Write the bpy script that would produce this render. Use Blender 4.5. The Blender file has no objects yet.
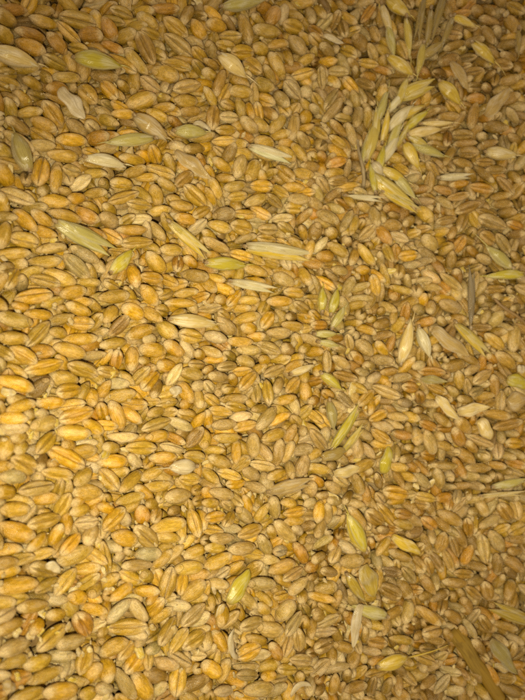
import bpy, math
from mathutils import Matrix, Vector
import numpy as np

HUSKS = [   # pixel of the middle, length, width, direction of the tip, colour, build, label
    (15, 58, 60, 18, -20, 'cr', 'full', 'cream husk poking in from the left edge, near the top'),
    (98, 63, 57, 20, -12, 'yg', 'full', 'bright yellow-green plump husk with a glossy spot'),
    (71, 106, 40, 20, -55, 'wt', 'flat', 'pale white translucent husk flake below the bright yellow-green husk'),
    (151, 128, 48, 18, -35, 'tl', 'full', 'pale translucent husk with a white glint, touching the greenish sharp-tipped one'),
    (131, 141, 56, 14, 185, 'gt', 'full', 'greenish translucent husk with sharp tip pointing left and one glint'),
    (105, 162, 50, 14, -12, 'ws', 'full', 'shiny white-streaked husk lying below the greenish sharp-tipped husk'),
    (190, 132, 38, 14, -4, 'gt', 'full', 'short greenish translucent husk with a glint, beside a white flake'),
    (202, 126, 22, 5, -25, 'wt', 'curl', 'thin white flake lying against the short greenish husk'),
    (21, 152, 50, 17, 112, 'gg', 'full', 'dull grey-green husk standing upright near the left edge'),
    (86, 238, 70, 20, -27, 'gt', 'open', 'large pale husk with a green base and white sheen, left of centre'),
    (121, 262, 38, 14, 45, 'yg', 'full', 'yellow-green husk tip crossing the end of the large pale husk'),
    (190, 241, 58, 13, -40, 'ys', 'open', 'ribbed yellow straw husk with white edges, slanting down right'),
    (192, 167, 46, 15, -38, 'tl', 'flat', 'thin tan see-through husk among grains below the short greenish husk'),
    (232, 66, 46, 17, -40, 'cr', 'awned', 'creamy teardrop husk with a fine stalk at its upper end'),
    (243, 4, 52, 13, 8, 'gt', 'full', 'pale green husk cut by the top edge'),
    (272, 154, 50, 12, -17, 'ws', 'open', 'half translucent husk with a clear window, yellow along its lower side'),
    (281, 252, 74, 17, -8, 'wy', 'open', 'large grey-white husk with a yellow underside in the middle'),
    (226, 264, 50, 14, -3, 'yg', 'full', 'yellow-green husk with wet looking glints, just above a glossy white sliver'),
    (254, 286, 50, 10, -11, 'ws', 'open', 'narrow glossy white husk sliver below the large grey-white husk'),
    (193, 322, 56, 15, -6, 'cr', 'full', 'smooth cream husk lying level with its thin end to the right'),
    (182, 467, 34, 16, 184, 'wt', 'awned', 'pale grey bulb-shaped husk with a long thin awn pointing left'),
    (238, 586, 40, 17, 58, 'yg', 'half', 'smooth green and yellow husk, the only green one low in the middle'),
    (228, 645, 34, 7, 100, 'wt', 'curl', 'curled white chaff strip hugging an amber grain near the bottom'),
    (297, 684, 26, 6, 30, 'wt', 'curl', 'small curled white chaff ring close to the bottom edge'),
    (174, 391, 12, 10, 0, 'wt', 'curl', 'round curled white chaff bit between golden grains'),
    (52, 566, 17, 9, -25, 'wt', 'curl', 'small bright white chaff chip among blurred grains'),
    (291, 486, 46, 15, 14, 'tl', 'open', 'pale translucent husk lying almost level with its tip to the right'),
    (332, 41, 22, 7, -25, 'wt', 'flat', 'tiny whitish chaff splinter in the dim upper part'),
    (386, 20, 40, 9, -72, 'cr', 'full', 'slim pale husk hanging down from the top edge'),
    (398, 8, 36, 14, -35, 'ye', 'full', 'yellow husk cut by the top edge, beside dark bristly chaff'),
    (400, 66, 38, 13, -35, 'ye', 'full', 'yellow husk slanting down right above the fanned husk cluster'),
    (416, 90, 44, 17, 22, 'yw', 'open', 'broad yellow husk with white edges at the head of the cluster'),
    (450, 93, 37, 14, -46, 'ye', 'full', 'glossy lemon-cream husk beside the tan see-through husk'),
    (459, 76, 34, 11, -60, 'tl', 'flat', 'tan see-through husk leaning on the glossy lemon-cream husk'),
    (463, 22, 33, 9, -22, 'ye', 'full', 'small dull yellow husk near the top, beside the bristly chaff'),
    (483, 53, 40, 13, -42, 'ye', 'awned', 'yellow husk with a long thin tip pointing up left'),
    (518, 42, 32, 6, -92, 'ol', 'full', 'thin dark straw husk standing upright by the right edge'),
    (382, 106, 46, 9, 72, 'gt', 'full', 'outermost slim pale husk on the left of the fanned cluster'),
    (400, 117, 42, 12, 45, 'ws', 'full', 'glossy white husk in the fanned cluster, tip to the upper right'),
    (371, 141, 52, 13, 74, 'ys', 'full', 'longest yellow straw husk standing upright in the fanned cluster'),
    (391, 147, 46, 10, 63, 'ws', 'full', 'narrow white straw husk standing in the fanned cluster'),
    (411, 156, 37, 13, -62, 'ye', 'full', 'yellow husk pointing down right at the cluster side'),
    (424, 132, 46, 11, 10, 'cr', 'awned', 'pale husk with a hooked stalk, lying level right of the cluster'),
    (427, 151, 44, 10, -20, 'gt', 'full', 'pale greenish husk under the hooked stalk of the level pale husk'),
    (377, 169, 20, 12, -50, 'wt', 'full', 'small shiny white husk at the root of the fanned cluster'),
    (391, 191, 54, 17, -38, 'ys', 'open', 'wide straw husk spreading below the root of the fanned cluster'),
    (366, 198, 42, 6, -6, 'ws', 'open', 'flat white sliver with a yellow edge below the cluster root'),
    (359, 165, 46, 4, 95, 'gr', 'stem', 'thin greyish straw standing left of the fanned cluster'),
    (501, 154, 37, 13, -8, 'cr', 'full', 'cream husk with a bright glint, lying level by the right side'),
    (456, 177, 36, 8, 3, 'ws', 'open', 'low white-edged husk on a golden grain, right of the cluster'),
    (497, 103, 38, 14, 50, 'tl', 'flat', 'tan papery husk leaning up right in the dim right part'),
    (420, 20, 50, 8, -100, 'ol', 'open', 'dark olive bristly chaff strand, leftmost of the two at the top'),
    (437, 18, 54, 9, -108, 'ol', 'open', 'dark olive bristly chaff strand, rightmost of the two at the top'),
    (432, 51, 35, 10, 35, 'ol', 'full', 'olive-yellow husk below the dark bristly chaff'),
    (505, 275, 46, 10, 183, 'yg', 'full', 'yellow-green husk reaching in from the right edge'),
    (499, 257, 44, 11, 140, 'gt', 'awned', 'pale green husk with a long thin awn above the right-edge yellow-green husk'),
    (471, 296, 64, 9, 88, 'gr', 'open', 'dark grey-brown husk standing upright on the right'),
    (406, 342, 54, 13, 77, 'cr', 'full', 'cream husk with a rough pitted skin, standing upright'),
    (424, 342, 38, 11, -70, 'ws', 'full', 'glossy white husk beside the rough pitted cream husk'),
    (473, 340, 52, 12, -43, 'ys', 'open', 'ribbed pale husk slanting down right, below the dark grey one'),
    (449, 343, 46, 15, -36, 'tl', 'flat', 'pale tan papery husk behind the ribbed slanting husk'),
    (471, 409, 34, 12, 8, 'cr', 'flat', 'flat cream husk blade, right half of a folded pair'),
    (446, 408, 34, 11, -45, 'cr', 'flat', 'flat cream husk blade, left half of a folded pair'),
    (484, 429, 24, 14, -60, 'cr', 'half', 'pale cream rounded husk below the folded pair of blades'),
    (432, 380, 27, 9, -5, 'gg', 'flat', 'grey-green husk scrap lying level above the folded blades'),
    (517, 382, 24, 14, -15, 'yg', 'half', 'yellow-green husk scrap cut by the right edge'),
    (519, 369, 9, 9, 0, 'wt', 'flat', 'white chip beside the yellow-green scrap at the right edge'),
    (515, 401, 22, 18, 20, 'tl', 'half', 'wrinkled tan husk cup at the right edge, below a yellow-green scrap'),
    (509, 483, 42, 9, 12, 'gt', 'full', 'upper of two narrow pale husks low on the right edge'),
    (503, 494, 46, 6, 4, 'cr', 'open', 'lower of two narrow pale husks low on the right edge'),
    (322, 300, 30, 9, 88, 'yg', 'full', 'left one of two upright yellow-green husks in the middle'),
    (334, 302, 32, 10, 75, 'yg', 'full', 'right one of two upright yellow-green husks in the middle'),
    (331, 415, 36, 11, -80, 'gg', 'full', 'grey-green husk standing beside the long forked yellow-green one'),
    (346, 427, 54, 12, 57, 'yg', 'open', 'long yellow-green husk rising up right, beside the grey-green one'),
    (333, 454, 26, 12, 20, 'ol', 'half', 'olive tan husk base under the long rising yellow-green husk'),
    (385, 460, 28, 13, 78, 'yg', 'half', 'small bright yellow-green oval husk on the right half'),
    (356, 532, 50, 15, 117, 'yg', 'full', 'plump yellow-green husk with a glint, its tip pointing up'),
    (406, 545, 34, 12, -30, 'ye', 'half', 'yellow husk lying half sunk right of the plump yellow-green one'),
    (367, 580, 34, 20, -70, 'yo', 'flat', 'flat olive husk scrap narrowing downward'),
    (355, 588, 40, 11, -58, 'yo', 'full', 'narrow olive husk lying left of the flat olive scrap'),
    (369, 611, 42, 14, 165, 'gt', 'full', 'pale olive husk with its tip pointing left, over the white papery one'),
    (354, 624, 44, 13, -100, 'wt', 'flat', 'grey-white papery husk hanging below the pale olive husk'),
    (392, 661, 42, 15, 18, 'ye', 'awned2', 'glossy yellow-cream husk with a long hair-thin awn near the bottom'),
    (511, 614, 50, 15, 158, 'yo', 'open', 'olive husk with grey base at the right edge near the bottom'),
    (501, 655, 44, 15, -52, 'gg', 'flat', 'grey-olive papery husk beside the thick straw stalk'),
    (345, 471, 26, 11, 15, 'cr', 'flat', 'cream papery scrap between grains, below the long rising husk'),
    (325, 334, 28, 8, 0, 'gt', 'full', 'upper of two pale green slivers in the middle'),
    (328, 344, 26, 8, -12, 'gt', 'full', 'lower of two pale green slivers in the middle'),
    (331, 381, 32, 9, -38, 'yg', 'full', 'greenish straw sliver pointing down right below the pale green slivers'),
    (302, 370, 32, 8, 20, 'cr', 'full', 'slim pale husk rising up right beside tan grains'),
    (510, 314, 46, 3.5, -48, 'br', 'stem', 'thin brown twig slanting by the right edge'),
    (6, 393, 15, 9, -10, 'cr', 'flat', 'small pale yellow chip at the left edge'),
    (385, 126, 42, 8, 80, 'ye', 'full', 'thin yellow husk squeezed between the tall husks of the fanned cluster'),
    (380, 161, 36, 9, 76, 'yg', 'full', 'yellow-green husk at the foot of the tall fanned husks'),
    (406, 131, 44, 8, 58, 'ys', 'open', 'split straw husk crossing the middle of the fanned cluster'),
    (397, 101, 38, 8, 52, 'ws', 'full', 'thin whitish husk just under the broad yellow one of the cluster'),
    (437, 124, 42, 6, 2, 'cr', 'full', 'thin pale husk above the level hooked husk'),
    (418, 142, 30, 9, -30, 'ys', 'full', 'short straw husk between the hooked husk and the cluster'),
    (402, 202, 44, 10, -28, 'ys', 'open', 'straw husk trailing away below the wide spreading husk'),
    (372, 178, 38, 8, 100, 'yg', 'full', 'yellow-green husk curving down left of the cluster root'),
    (408, 38, 50, 8, -84, 'ys', 'full', 'straw husk hanging between the pale and the dark strands at the top'),
    (428, 30, 50, 7, -96, 'ol', 'full', 'olive strand between the two dark bristly strands at the top'),
    (446, 34, 44, 7, -112, 'ol', 'full', 'outer olive strand beside the dark bristly chaff'),
    (391, 42, 40, 8, -78, 'gt', 'full', 'pale greenish husk below the slim pale one at the top edge'),
    (412, 112, 34, 8, 30, 'ye', 'full', 'yellow husk tucked under the broad white-edged one'),
    (338, 318, 30, 9, 60, 'gt', 'full', 'pale green husk leaning beside the two upright yellow-green ones'),
    (352, 440, 38, 10, 52, 'ys', 'open', 'straw husk lying along the long rising yellow-green husk'),
    (395, 133, 44, 9, 66, 'gt', 'full', 'pale greenish husk wedged between the two tall white ones of the cluster'),
    (376, 124, 42, 8, 88, 'ys', 'full', 'straw husk standing behind the longest one of the fanned cluster'),
    (415, 121, 38, 9, 40, 'yg', 'full', 'yellow-green husk right of the glossy white one in the cluster'),
    (394, 176, 40, 11, -30, 'ye', 'full', 'yellow husk lying over the wide spreading husk at the cluster root'),
    (404, 186, 42, 9, -48, 'gt', 'full', 'pale green husk on the lower side of the wide spreading husk'),
    (420, 60, 40, 9, -100, 'ys', 'full', 'straw husk hanging below the dark bristly chaff'),
    (402, 92, 36, 9, 70, 'ys', 'full', 'straw husk rising at the head of the cluster beside the broad yellow one'),
    (365, 150, 38, 7, 82, 'gt', 'full', 'slim greenish husk left of the longest straw husk in the cluster'),
]
GRAIN_LABELS = [   # the 300 grains that show largest: row among the grains read, label
    (323, 'right-falling golden wheat grain, nearest above the bright white chaff chip'),
    (336, 'level golden wheat grain, nearest left of the bright white chaff chip'),
    (409, 'level golden wheat grain, nearest to the bottom left corner'),
    (400, 'right-rising honey wheat grain, nearest to the bottom left corner'),
    (401, 'right-rising tan wheat grain, crease up, nearest to the bottom left corner'),
    (254, 'right-falling golden wheat grain, crease up, nearest below the pale yellow chip'),
    (427, 'level tan wheat grain, crease up, second nearest left of the curled white chaff strip'),
    (191, 'level golden wheat grain, nearest right of the pale yellow chip'),
    (12, 'level tan wheat grain, crease up, second nearest to the top left corner'),
    (258, 'level honey wheat grain, crease up, nearest above the bright white chaff chip'),
    (190, 'level golden wheat grain, crease up, nearest right of the pale yellow chip'),
    (24, 'right-falling brownish amber wheat grain, crease up, nearest right of the bright yellow-green plump husk'),
    (178, 'level tan wheat grain, second nearest above the pale yellow chip'),
    (124, 'level golden wheat grain, crease up, nearest below the large green-based pale husk'),
    (331, 'right-rising tan wheat grain, nearest right of the bright white chaff chip'),
    (248, 'level golden wheat grain, crease up, second nearest left of the round curled white chaff'),
    (61, 'upright golden wheat grain, crease up, nearest right of the dull grey-green husk'),
    (410, 'right-rising tan wheat grain, crease up, second nearest to the bottom left corner'),
    (431, 'level tan wheat grain, fifth nearest left of the curled white chaff strip'),
    (120, 'right-falling pale tan wheat grain, crease up, nearest below the large green-based pale husk'),
    (249, 'level tan wheat grain, fifth nearest right of the pale yellow chip'),
    (403, 'right-falling amber wheat grain, crease up, nearest below the bright white chaff chip'),
    (439, 'upright tan wheat grain, crease up, nearest left of the curled white chaff strip'),
    (435, 'right-falling honey wheat grain, nearest to the bottom left corner'),
    (436, 'right-falling golden wheat grain, nearest to the bottom left corner'),
    (189, 'level tan wheat grain, fourth nearest right of the pale yellow chip'),
    (365, 'upright tan wheat grain, crease up, nearest left of the smooth green and yellow husk'),
    (408, 'level tan wheat grain, nearest to the bottom left corner'),
    (322, 'level tan wheat grain, third nearest above the bright white chaff chip'),
    (405, 'level tan wheat grain, second nearest to the bottom left corner'),
    (25, 'right-falling honey wheat grain, crease up, nearest left of the creamy teardrop husk'),
    (34, 'level tan wheat grain, second nearest above the sharp-tipped greenish husk'),
    (324, 'level tan wheat grain, crease up, nearest above the bright white chaff chip'),
    (706, 'level honey wheat grain, nearest left of the small curled white ring'),
    (64, 'level honey wheat grain, crease up, nearest below the dull grey-green husk'),
    (2, 'right-falling golden wheat grain, nearest right of the cream husk at the left edge'),
    (358, 'right-falling tan wheat grain, crease up, nearest below the pale bulb-shaped husk'),
    (60, 'level tan wheat grain, nearest right of the dull grey-green husk'),
    (55, 'right-falling golden wheat grain, crease up, nearest left of the white translucent husk flake'),
    (153, 'level tan wheat grain, second nearest below the yellow-green husk tip'),
    (195, 'level tan wheat grain, crease up, nearest right of the pale yellow chip'),
    (338, 'right-rising tan wheat grain, crease up, nearest below the bright white chaff chip'),
    (402, 'level honey wheat grain, nearest to the bottom left corner'),
    (255, 'level tan wheat grain, crease up, nearest below the pale yellow chip'),
    (360, 'level tan wheat grain, sixth nearest below the pale bulb-shaped husk'),
    (112, 'level tan wheat grain, crease up, nearest left of the large green-based pale husk'),
    (282, 'right-falling golden wheat grain, second nearest left of the round curled white chaff'),
    (430, 'right-rising honey wheat grain, crease up, nearest left of the curled white chaff strip'),
    (185, 'right-rising tan wheat grain, crease up, nearest above the pale yellow chip'),
    (294, 'level golden wheat grain, second nearest left of the pale bulb-shaped husk'),
    (397, 'level tan wheat grain, fourth nearest below the bright white chaff chip'),
    (27, 'level tan wheat grain, fourth nearest right of the bright yellow-green plump husk'),
    (186, 'right-falling tan wheat grain, crease up, second nearest above the pale yellow chip'),
    (357, 'level golden wheat grain, germ end up, nearest right of the bright white chaff chip'),
    (26, 'right-falling tan wheat grain, second nearest right of the bright yellow-green plump husk'),
    (147, 'right-falling tan wheat grain, nearest right of the yellow-green husk tip'),
    (110, 'right-falling golden wheat grain, second nearest left of the large green-based pale husk'),
    (116, 'right-falling amber wheat grain, nearest above the large green-based pale husk'),
    (464, 'right-falling brownish amber wheat grain, nearest above the creamy teardrop husk'),
    (247, 'level honey wheat grain, germ end up, nearest right of the pale yellow chip'),
    (441, 'right-rising tan wheat grain, crease up, fourth nearest left of the curled white chaff strip'),
    (99, 'right-falling tan wheat grain, crease up, nearest below the thin tan see-through husk'),
    (297, 'right-falling tan wheat grain, crease up, nearest left of the pale bulb-shaped husk'),
    (375, 'right-rising tan wheat grain, germ end up, nearest left of the smooth green and yellow husk'),
    (443, 'level brownish amber wheat grain, second nearest below the curled white chaff strip'),
    (412, 'right-rising tan wheat grain, nearest to the bottom left corner'),
    (433, 'right-rising golden wheat grain, crease up, nearest to the bottom left corner'),
    (698, 'right-rising golden wheat grain, crease up, nearest right of the curled white chaff strip'),
    (356, 'right-rising golden wheat grain, crease up, nearest left of the pale bulb-shaped husk'),
    (0, 'level golden wheat grain, nearest to the top left corner'),
    (119, 'level tan wheat grain, nearest left of the large green-based pale husk'),
    (65, 'level golden wheat grain, nearest below the dull grey-green husk'),
    (260, 'level tan wheat grain, sixth nearest above the bright white chaff chip'),
    (115, 'level tan wheat grain, nearest above the large green-based pale husk'),
    (214, 'level golden wheat grain, second nearest left of the smooth level cream husk'),
    (659, 'right-rising tan wheat grain, germ end up, nearest above the smooth green and yellow husk'),
    (58, 'level golden wheat grain, nearest below the white translucent husk flake'),
    (251, 'right-rising tan wheat grain, crease up, nearest below the pale yellow chip'),
    (40, 'right-falling tan wheat grain, crease up, second nearest left of the creamy teardrop husk'),
    (361, 'upright tan wheat grain, crease up, nearest below the pale bulb-shaped husk'),
    (1092, 'right-falling honey wheat grain, crease up, nearest below the low white-edged husk'),
    (407, 'right-rising amber wheat grain, crease up, nearest to the bottom left corner'),
    (366, 'level tan wheat grain, germ end up, nearest left of the smooth green and yellow husk'),
    (696, 'right-rising honey wheat grain, nearest right of the smooth green and yellow husk'),
    (428, 'right-rising pale cream wheat grain, second nearest right of the bright white chaff chip'),
    (1, 'level amber wheat grain, nearest above the cream husk at the left edge'),
    (228, 'level tan wheat grain, second nearest left of the round curled white chaff'),
    (257, 'level tan wheat grain, crease up, second nearest above the bright white chaff chip'),
    (364, 'level honey wheat grain, nearest right of the bright white chaff chip'),
    (658, 'level tan wheat grain, nearest right of the smooth green and yellow husk'),
    (3, 'right-falling amber wheat grain, nearest to the top left corner'),
    (184, 'level tan wheat grain, nearest above the pale yellow chip'),
    (217, 'level golden wheat grain, nearest left of the smooth level cream husk'),
    (442, 'right-rising tan wheat grain, crease up, third nearest left of the curled white chaff strip'),
    (444, 'right-rising tan wheat grain, crease up, second nearest left of the curled white chaff strip'),
    (11, 'level amber wheat grain, nearest above the bright yellow-green plump husk'),
    (291, 'level tan wheat grain, crease up, nearest left of the pale bulb-shaped husk'),
    (300, 'level honey wheat grain, nearest below the pale bulb-shaped husk'),
    (335, 'level tan wheat grain, crease up, nearest below the bright white chaff chip'),
    (465, 'level tan wheat grain, third nearest above the creamy teardrop husk'),
    (28, 'right-falling amber wheat grain, second nearest above the bright yellow-green plump husk'),
    (611, 'right-rising honey wheat grain, nearest right of the round curled white chaff'),
    (117, 'level tan wheat grain, fifth nearest left of the large green-based pale husk'),
    (122, 'level tan wheat grain, second nearest below the large green-based pale husk'),
    (537, 'right-falling honey wheat grain, nearest right of the ribbed yellow straw husk'),
    (290, 'level pale cream wheat grain, nearest left of the pale bulb-shaped husk'),
    (127, 'right-falling honey wheat grain, nearest below the large green-based pale husk'),
    (194, 'level golden wheat grain, crease up, second nearest right of the pale yellow chip'),
    (296, 'right-rising tan wheat grain, second nearest left of the pale bulb-shaped husk'),
    (445, 'upright golden wheat grain, nearest to the bottom left corner'),
    (438, 'level honey wheat grain, second nearest left of the curled white chaff strip'),
    (708, 'level honey wheat grain, second nearest right of the curled white chaff strip'),
    (406, 'right-rising tan wheat grain, second nearest to the bottom left corner'),
    (652, 'level honey wheat grain, nearest above the smooth green and yellow husk'),
    (123, 'level tan wheat grain, crease up, nearest below the large green-based pale husk'),
    (183, 'level golden wheat grain, fifth nearest below the yellow-green husk tip'),
    (142, 'level golden wheat grain, nearest above the yellow-green husk tip'),
    (426, 'right-falling pale tan wheat grain, nearest left of the curled white chaff strip'),
    (35, 'level honey wheat grain, crease up, nearest left of the creamy teardrop husk'),
    (292, 'level golden wheat grain, nearest left of the pale bulb-shaped husk'),
    (193, 'level tan wheat grain, second nearest right of the pale yellow chip'),
    (326, 'right-rising golden wheat grain, crease up, nearest right of the bright white chaff chip'),
    (473, 'right-falling tan wheat grain, fourth nearest right of the creamy teardrop husk'),
    (654, 'right-falling honey wheat grain, nearest below the pale level translucent husk'),
    (23, 'right-falling tan wheat grain, crease up, nearest below the bright yellow-green plump husk'),
    (704, 'level golden wheat grain, nearest below the curled white chaff strip'),
    (216, 'right-falling tan wheat grain, nearest left of the smooth level cream husk'),
    (6, 'level tan wheat grain, crease up, nearest left of the bright yellow-green plump husk'),
    (125, 'level golden wheat grain, nearest left of the yellow-green husk tip'),
    (143, 'level tan wheat grain, crease up, nearest above the yellow-green husk tip'),
    (263, 'level golden wheat grain, nearest below the pale yellow chip'),
    (180, 'level golden wheat grain, second nearest below the yellow-green husk tip'),
    (199, 'level golden wheat grain, fourth nearest right of the pale yellow chip'),
    (286, 'level tan wheat grain, crease up, nearest below the round curled white chaff'),
    (325, 'upright golden wheat grain, nearest above the bright white chaff chip'),
    (57, 'right-falling brownish amber wheat grain, nearest above the dull grey-green husk'),
    (661, 'level honey wheat grain, germ end up, nearest right of the smooth green and yellow husk'),
    (149, 'right-falling golden wheat grain, nearest below the yellow-green husk tip'),
    (256, 'level pale cream wheat grain, second nearest below the pale yellow chip'),
    (398, 'level brownish amber wheat grain, nearest to the bottom left corner'),
    (694, 'right-rising golden wheat grain, nearest above the curled white chaff strip'),
    (945, 'level honey wheat grain, nearest below the plump upright yellow-green husk'),
    (118, 'level honey wheat grain, nearest left of the large green-based pale husk'),
    (1229, 'upright honey wheat grain, crease up, nearest to the bottom right corner'),
    (154, 'level tan wheat grain, nearest below the ribbed yellow straw husk'),
    (332, 'right-rising tan wheat grain, crease up, nearest above the bright white chaff chip'),
    (210, 'right-falling golden wheat grain, second nearest below the yellow-green husk tip'),
    (259, 'right-rising tan wheat grain, second nearest above the bright white chaff chip'),
    (888, 'level golden wheat grain, crease up, nearest below the small yellow-green oval husk'),
    (192, 'right-rising brown wheat grain, nearest right of the pale yellow chip'),
    (309, 'level tan wheat grain, third nearest left of the pale bulb-shaped husk'),
    (213, 'right-rising brown wheat grain, crease up, nearest below the yellow-green husk tip'),
    (252, 'right-rising tan wheat grain, nearest below the pale yellow chip'),
    (253, 'level pale cream wheat grain, nearest below the pale yellow chip'),
    (56, 'right-falling golden wheat grain, nearest above the dull grey-green husk'),
    (1232, 'right-falling brownish amber wheat grain, fourth nearest right of the small yellow-green oval husk'),
    (166, 'level golden wheat grain, nearest above the smooth level cream husk'),
    (182, 'level golden wheat grain, crease up, nearest below the yellow-green husk tip'),
    (179, 'level golden wheat grain, second nearest above the pale yellow chip'),
    (950, 'right-falling brownish amber wheat grain, crease up, nearest above the yellow-cream husk with long awn'),
    (111, 'upright tan wheat grain, nearest left of the large green-based pale husk'),
    (62, 'upright golden wheat grain, nearest left of the shiny white-streaked husk'),
    (233, 'level tan wheat grain, crease up, nearest below the smooth level cream husk'),
    (264, 'level golden wheat grain, second nearest right of the pale yellow chip'),
    (302, 'right-rising brownish amber wheat grain, crease up, nearest above the pale bulb-shaped husk'),
    (469, 'right-falling honey wheat grain, second nearest right of the creamy teardrop husk'),
    (615, 'upright honey wheat grain, nearest right of the pale bulb-shaped husk'),
    (1230, 'right-falling pale tan wheat grain, second nearest to the bottom right corner'),
    (59, 'level amber wheat grain, nearest above the shiny white-streaked husk'),
    (97, 'level tan wheat grain, crease up, nearest below the shiny white-streaked husk'),
    (471, 'upright brownish amber wheat grain, nearest below the creamy teardrop husk'),
    (566, 'right-falling honey wheat grain, nearest right of the smooth level cream husk'),
    (695, 'level honey wheat grain, crease up, nearest right of the curled white chaff strip'),
    (219, 'upright golden wheat grain, nearest left of the round curled white chaff'),
    (363, 'level pale cream wheat grain, second nearest left of the smooth green and yellow husk'),
    (373, 'right-rising golden wheat grain, third nearest right of the bright white chaff chip'),
    (340, 'right-rising tan wheat grain, crease up, nearest right of the bright white chaff chip'),
    (657, 'right-falling amber wheat grain, nearest left of the plump upright yellow-green husk'),
    (1275, 'right-falling brownish amber wheat grain, second nearest above the yellow-cream husk with long awn'),
    (63, 'right-falling golden wheat grain, nearest below the dull grey-green husk'),
    (148, 'upright golden wheat grain, nearest right of the yellow-green husk tip'),
    (539, 'level tan wheat grain, crease up, nearest left of the large grey-white husk'),
    (1235, 'right-falling brownish amber wheat grain, ninth nearest right of the small yellow-green oval husk'),
    (504, 'right-rising tan wheat grain, nearest right of the thin tan see-through husk'),
    (763, 'right-rising honey wheat grain, nearest left of the glossy lemon-cream husk'),
    (1185, 'level brownish amber wheat grain, crease up, nearest right of the small yellow-green oval husk'),
    (495, 'upright brownish amber wheat grain, crease up, nearest below the creamy teardrop husk'),
    (43, 'level tan wheat grain, crease up, second nearest left of the creamy teardrop husk'),
    (653, 'level tan wheat grain, crease up, nearest below the pale level translucent husk'),
    (503, 'upright honey wheat grain, nearest right of the thin tan see-through husk'),
    (619, 'upright honey wheat grain, third nearest above the pale level translucent husk'),
    (1182, 'right-falling honey wheat grain, second nearest right of the small yellow-green oval husk'),
    (404, 'level golden wheat grain, second nearest below the bright white chaff chip'),
    (8, 'level tan wheat grain, nearest left of the bright yellow-green plump husk'),
    (32, 'right-falling golden wheat grain, crease up, nearest below the bright yellow-green plump husk'),
    (339, 'level tan wheat grain, nearest right of the bright white chaff chip'),
    (1145, 'upright honey wheat grain, second nearest right of the dark grey-brown husk'),
    (337, 'level tan wheat grain, crease up, second nearest below the bright white chaff chip'),
    (437, 'level brownish amber wheat grain, germ end up, nearest left of the curled white chaff strip'),
    (466, 'level golden wheat grain, crease up, nearest above the creamy teardrop husk'),
    (475, 'level tan wheat grain, nearest below the creamy teardrop husk'),
    (1053, 'level brownish amber wheat grain, second nearest above the level cream husk with a glint'),
    (327, 'level pale cream wheat grain, crease up, nearest above the bright white chaff chip'),
    (368, 'level golden wheat grain, second nearest left of the curled white chaff strip'),
    (850, 'right-falling honey wheat grain, crease up, nearest below the rough pitted cream husk'),
    (1056, 'upright brownish amber wheat grain, nearest right of the glossy lemon-cream husk'),
    (1146, 'right-falling brownish amber wheat grain, third nearest below the dark grey-brown husk'),
    (4, 'level tan wheat grain, nearest to the top left corner'),
    (218, 'level golden wheat grain, nearest below the smooth level cream husk'),
    (470, 'level tan wheat grain, crease up, second nearest right of the creamy teardrop husk'),
    (36, 'level amber wheat grain, nearest right of the bright yellow-green plump husk'),
    (188, 'level golden wheat grain, nearest above the pale yellow chip'),
    (621, 'level tan wheat grain, third nearest right of the pale bulb-shaped husk'),
    (88, 'right-falling tan wheat grain, crease up, nearest left of the thin tan see-through husk'),
    (329, 'right-rising golden wheat grain, nearest above the bright white chaff chip'),
    (418, 'level pale cream wheat grain, second nearest to the bottom left corner'),
    (697, 'right-rising pale tan wheat grain, crease up, nearest above the small curled white ring'),
    (889, 'right-falling honey wheat grain, crease up, nearest above the pale level translucent husk'),
    (972, 'level brownish amber wheat grain, crease up, nearest above the small curled white ring'),
    (901, 'right-falling brownish amber wheat grain, nearest right of the pale level translucent husk'),
    (935, 'right-falling brownish amber wheat grain, crease up, nearest right of the plump upright yellow-green husk'),
    (144, 'level honey wheat grain, nearest right of the large green-based pale husk'),
    (359, 'right-falling amber wheat grain, germ end up, nearest below the pale bulb-shaped husk'),
    (38, 'right-falling golden wheat grain, nearest above the creamy teardrop husk'),
    (614, 'level honey wheat grain, third nearest right of the pale bulb-shaped husk'),
    (21, 'right-falling tan wheat grain, crease up, nearest above the bright yellow-green plump husk'),
    (411, 'right-rising golden wheat grain, second nearest to the bottom left corner'),
    (477, 'right-falling pale cream wheat grain, crease up, nearest right of the creamy teardrop husk'),
    (1291, 'level brownish amber wheat grain, nearest to the bottom right corner'),
    (215, 'level tan wheat grain, fourth nearest left of the round curled white chaff'),
    (226, 'upright golden wheat grain, nearest right of the round curled white chaff'),
    (534, 'level honey wheat grain, nearest right of the ribbed yellow straw husk'),
    (629, 'upright honey wheat grain, second nearest above the pale level translucent husk'),
    (1137, 'level honey wheat grain, nearest left of the dark grey-brown husk'),
    (87, 'level tan wheat grain, nearest below the sharp-tipped greenish husk'),
    (113, 'right-falling tan wheat grain, second nearest left of the large green-based pale husk'),
    (1098, 'level brownish amber wheat grain, crease up, nearest below the low white-edged husk'),
    (341, 'level golden wheat grain, nearest below the bright white chaff chip'),
    (472, 'right-falling tan wheat grain, crease up, nearest right of the creamy teardrop husk'),
    (181, 'level tan wheat grain, fourth nearest above the pale yellow chip'),
    (625, 'level honey wheat grain, second nearest right of the pale bulb-shaped husk'),
    (1228, 'upright amber wheat grain, nearest to the bottom right corner'),
    (298, 'level tan wheat grain, nearest left of the pale bulb-shaped husk'),
    (270, 'level golden wheat grain, nearest above the bright white chaff chip'),
    (1236, 'upright brownish amber wheat grain, second nearest to the bottom right corner'),
    (53, 'level tan wheat grain, nearest right of the sharp-tipped greenish husk'),
    (567, 'level tan wheat grain, third nearest below the narrow glossy white sliver'),
    (478, 'right-rising amber wheat grain, nearest above the creamy teardrop husk'),
    (618, 'level tan wheat grain, second nearest above the pale level translucent husk'),
    (1144, 'right-falling tan wheat grain, crease up, nearest below the dark grey-brown husk'),
    (805, 'right-falling tan wheat grain, nearest above the rough pitted cream husk'),
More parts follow.
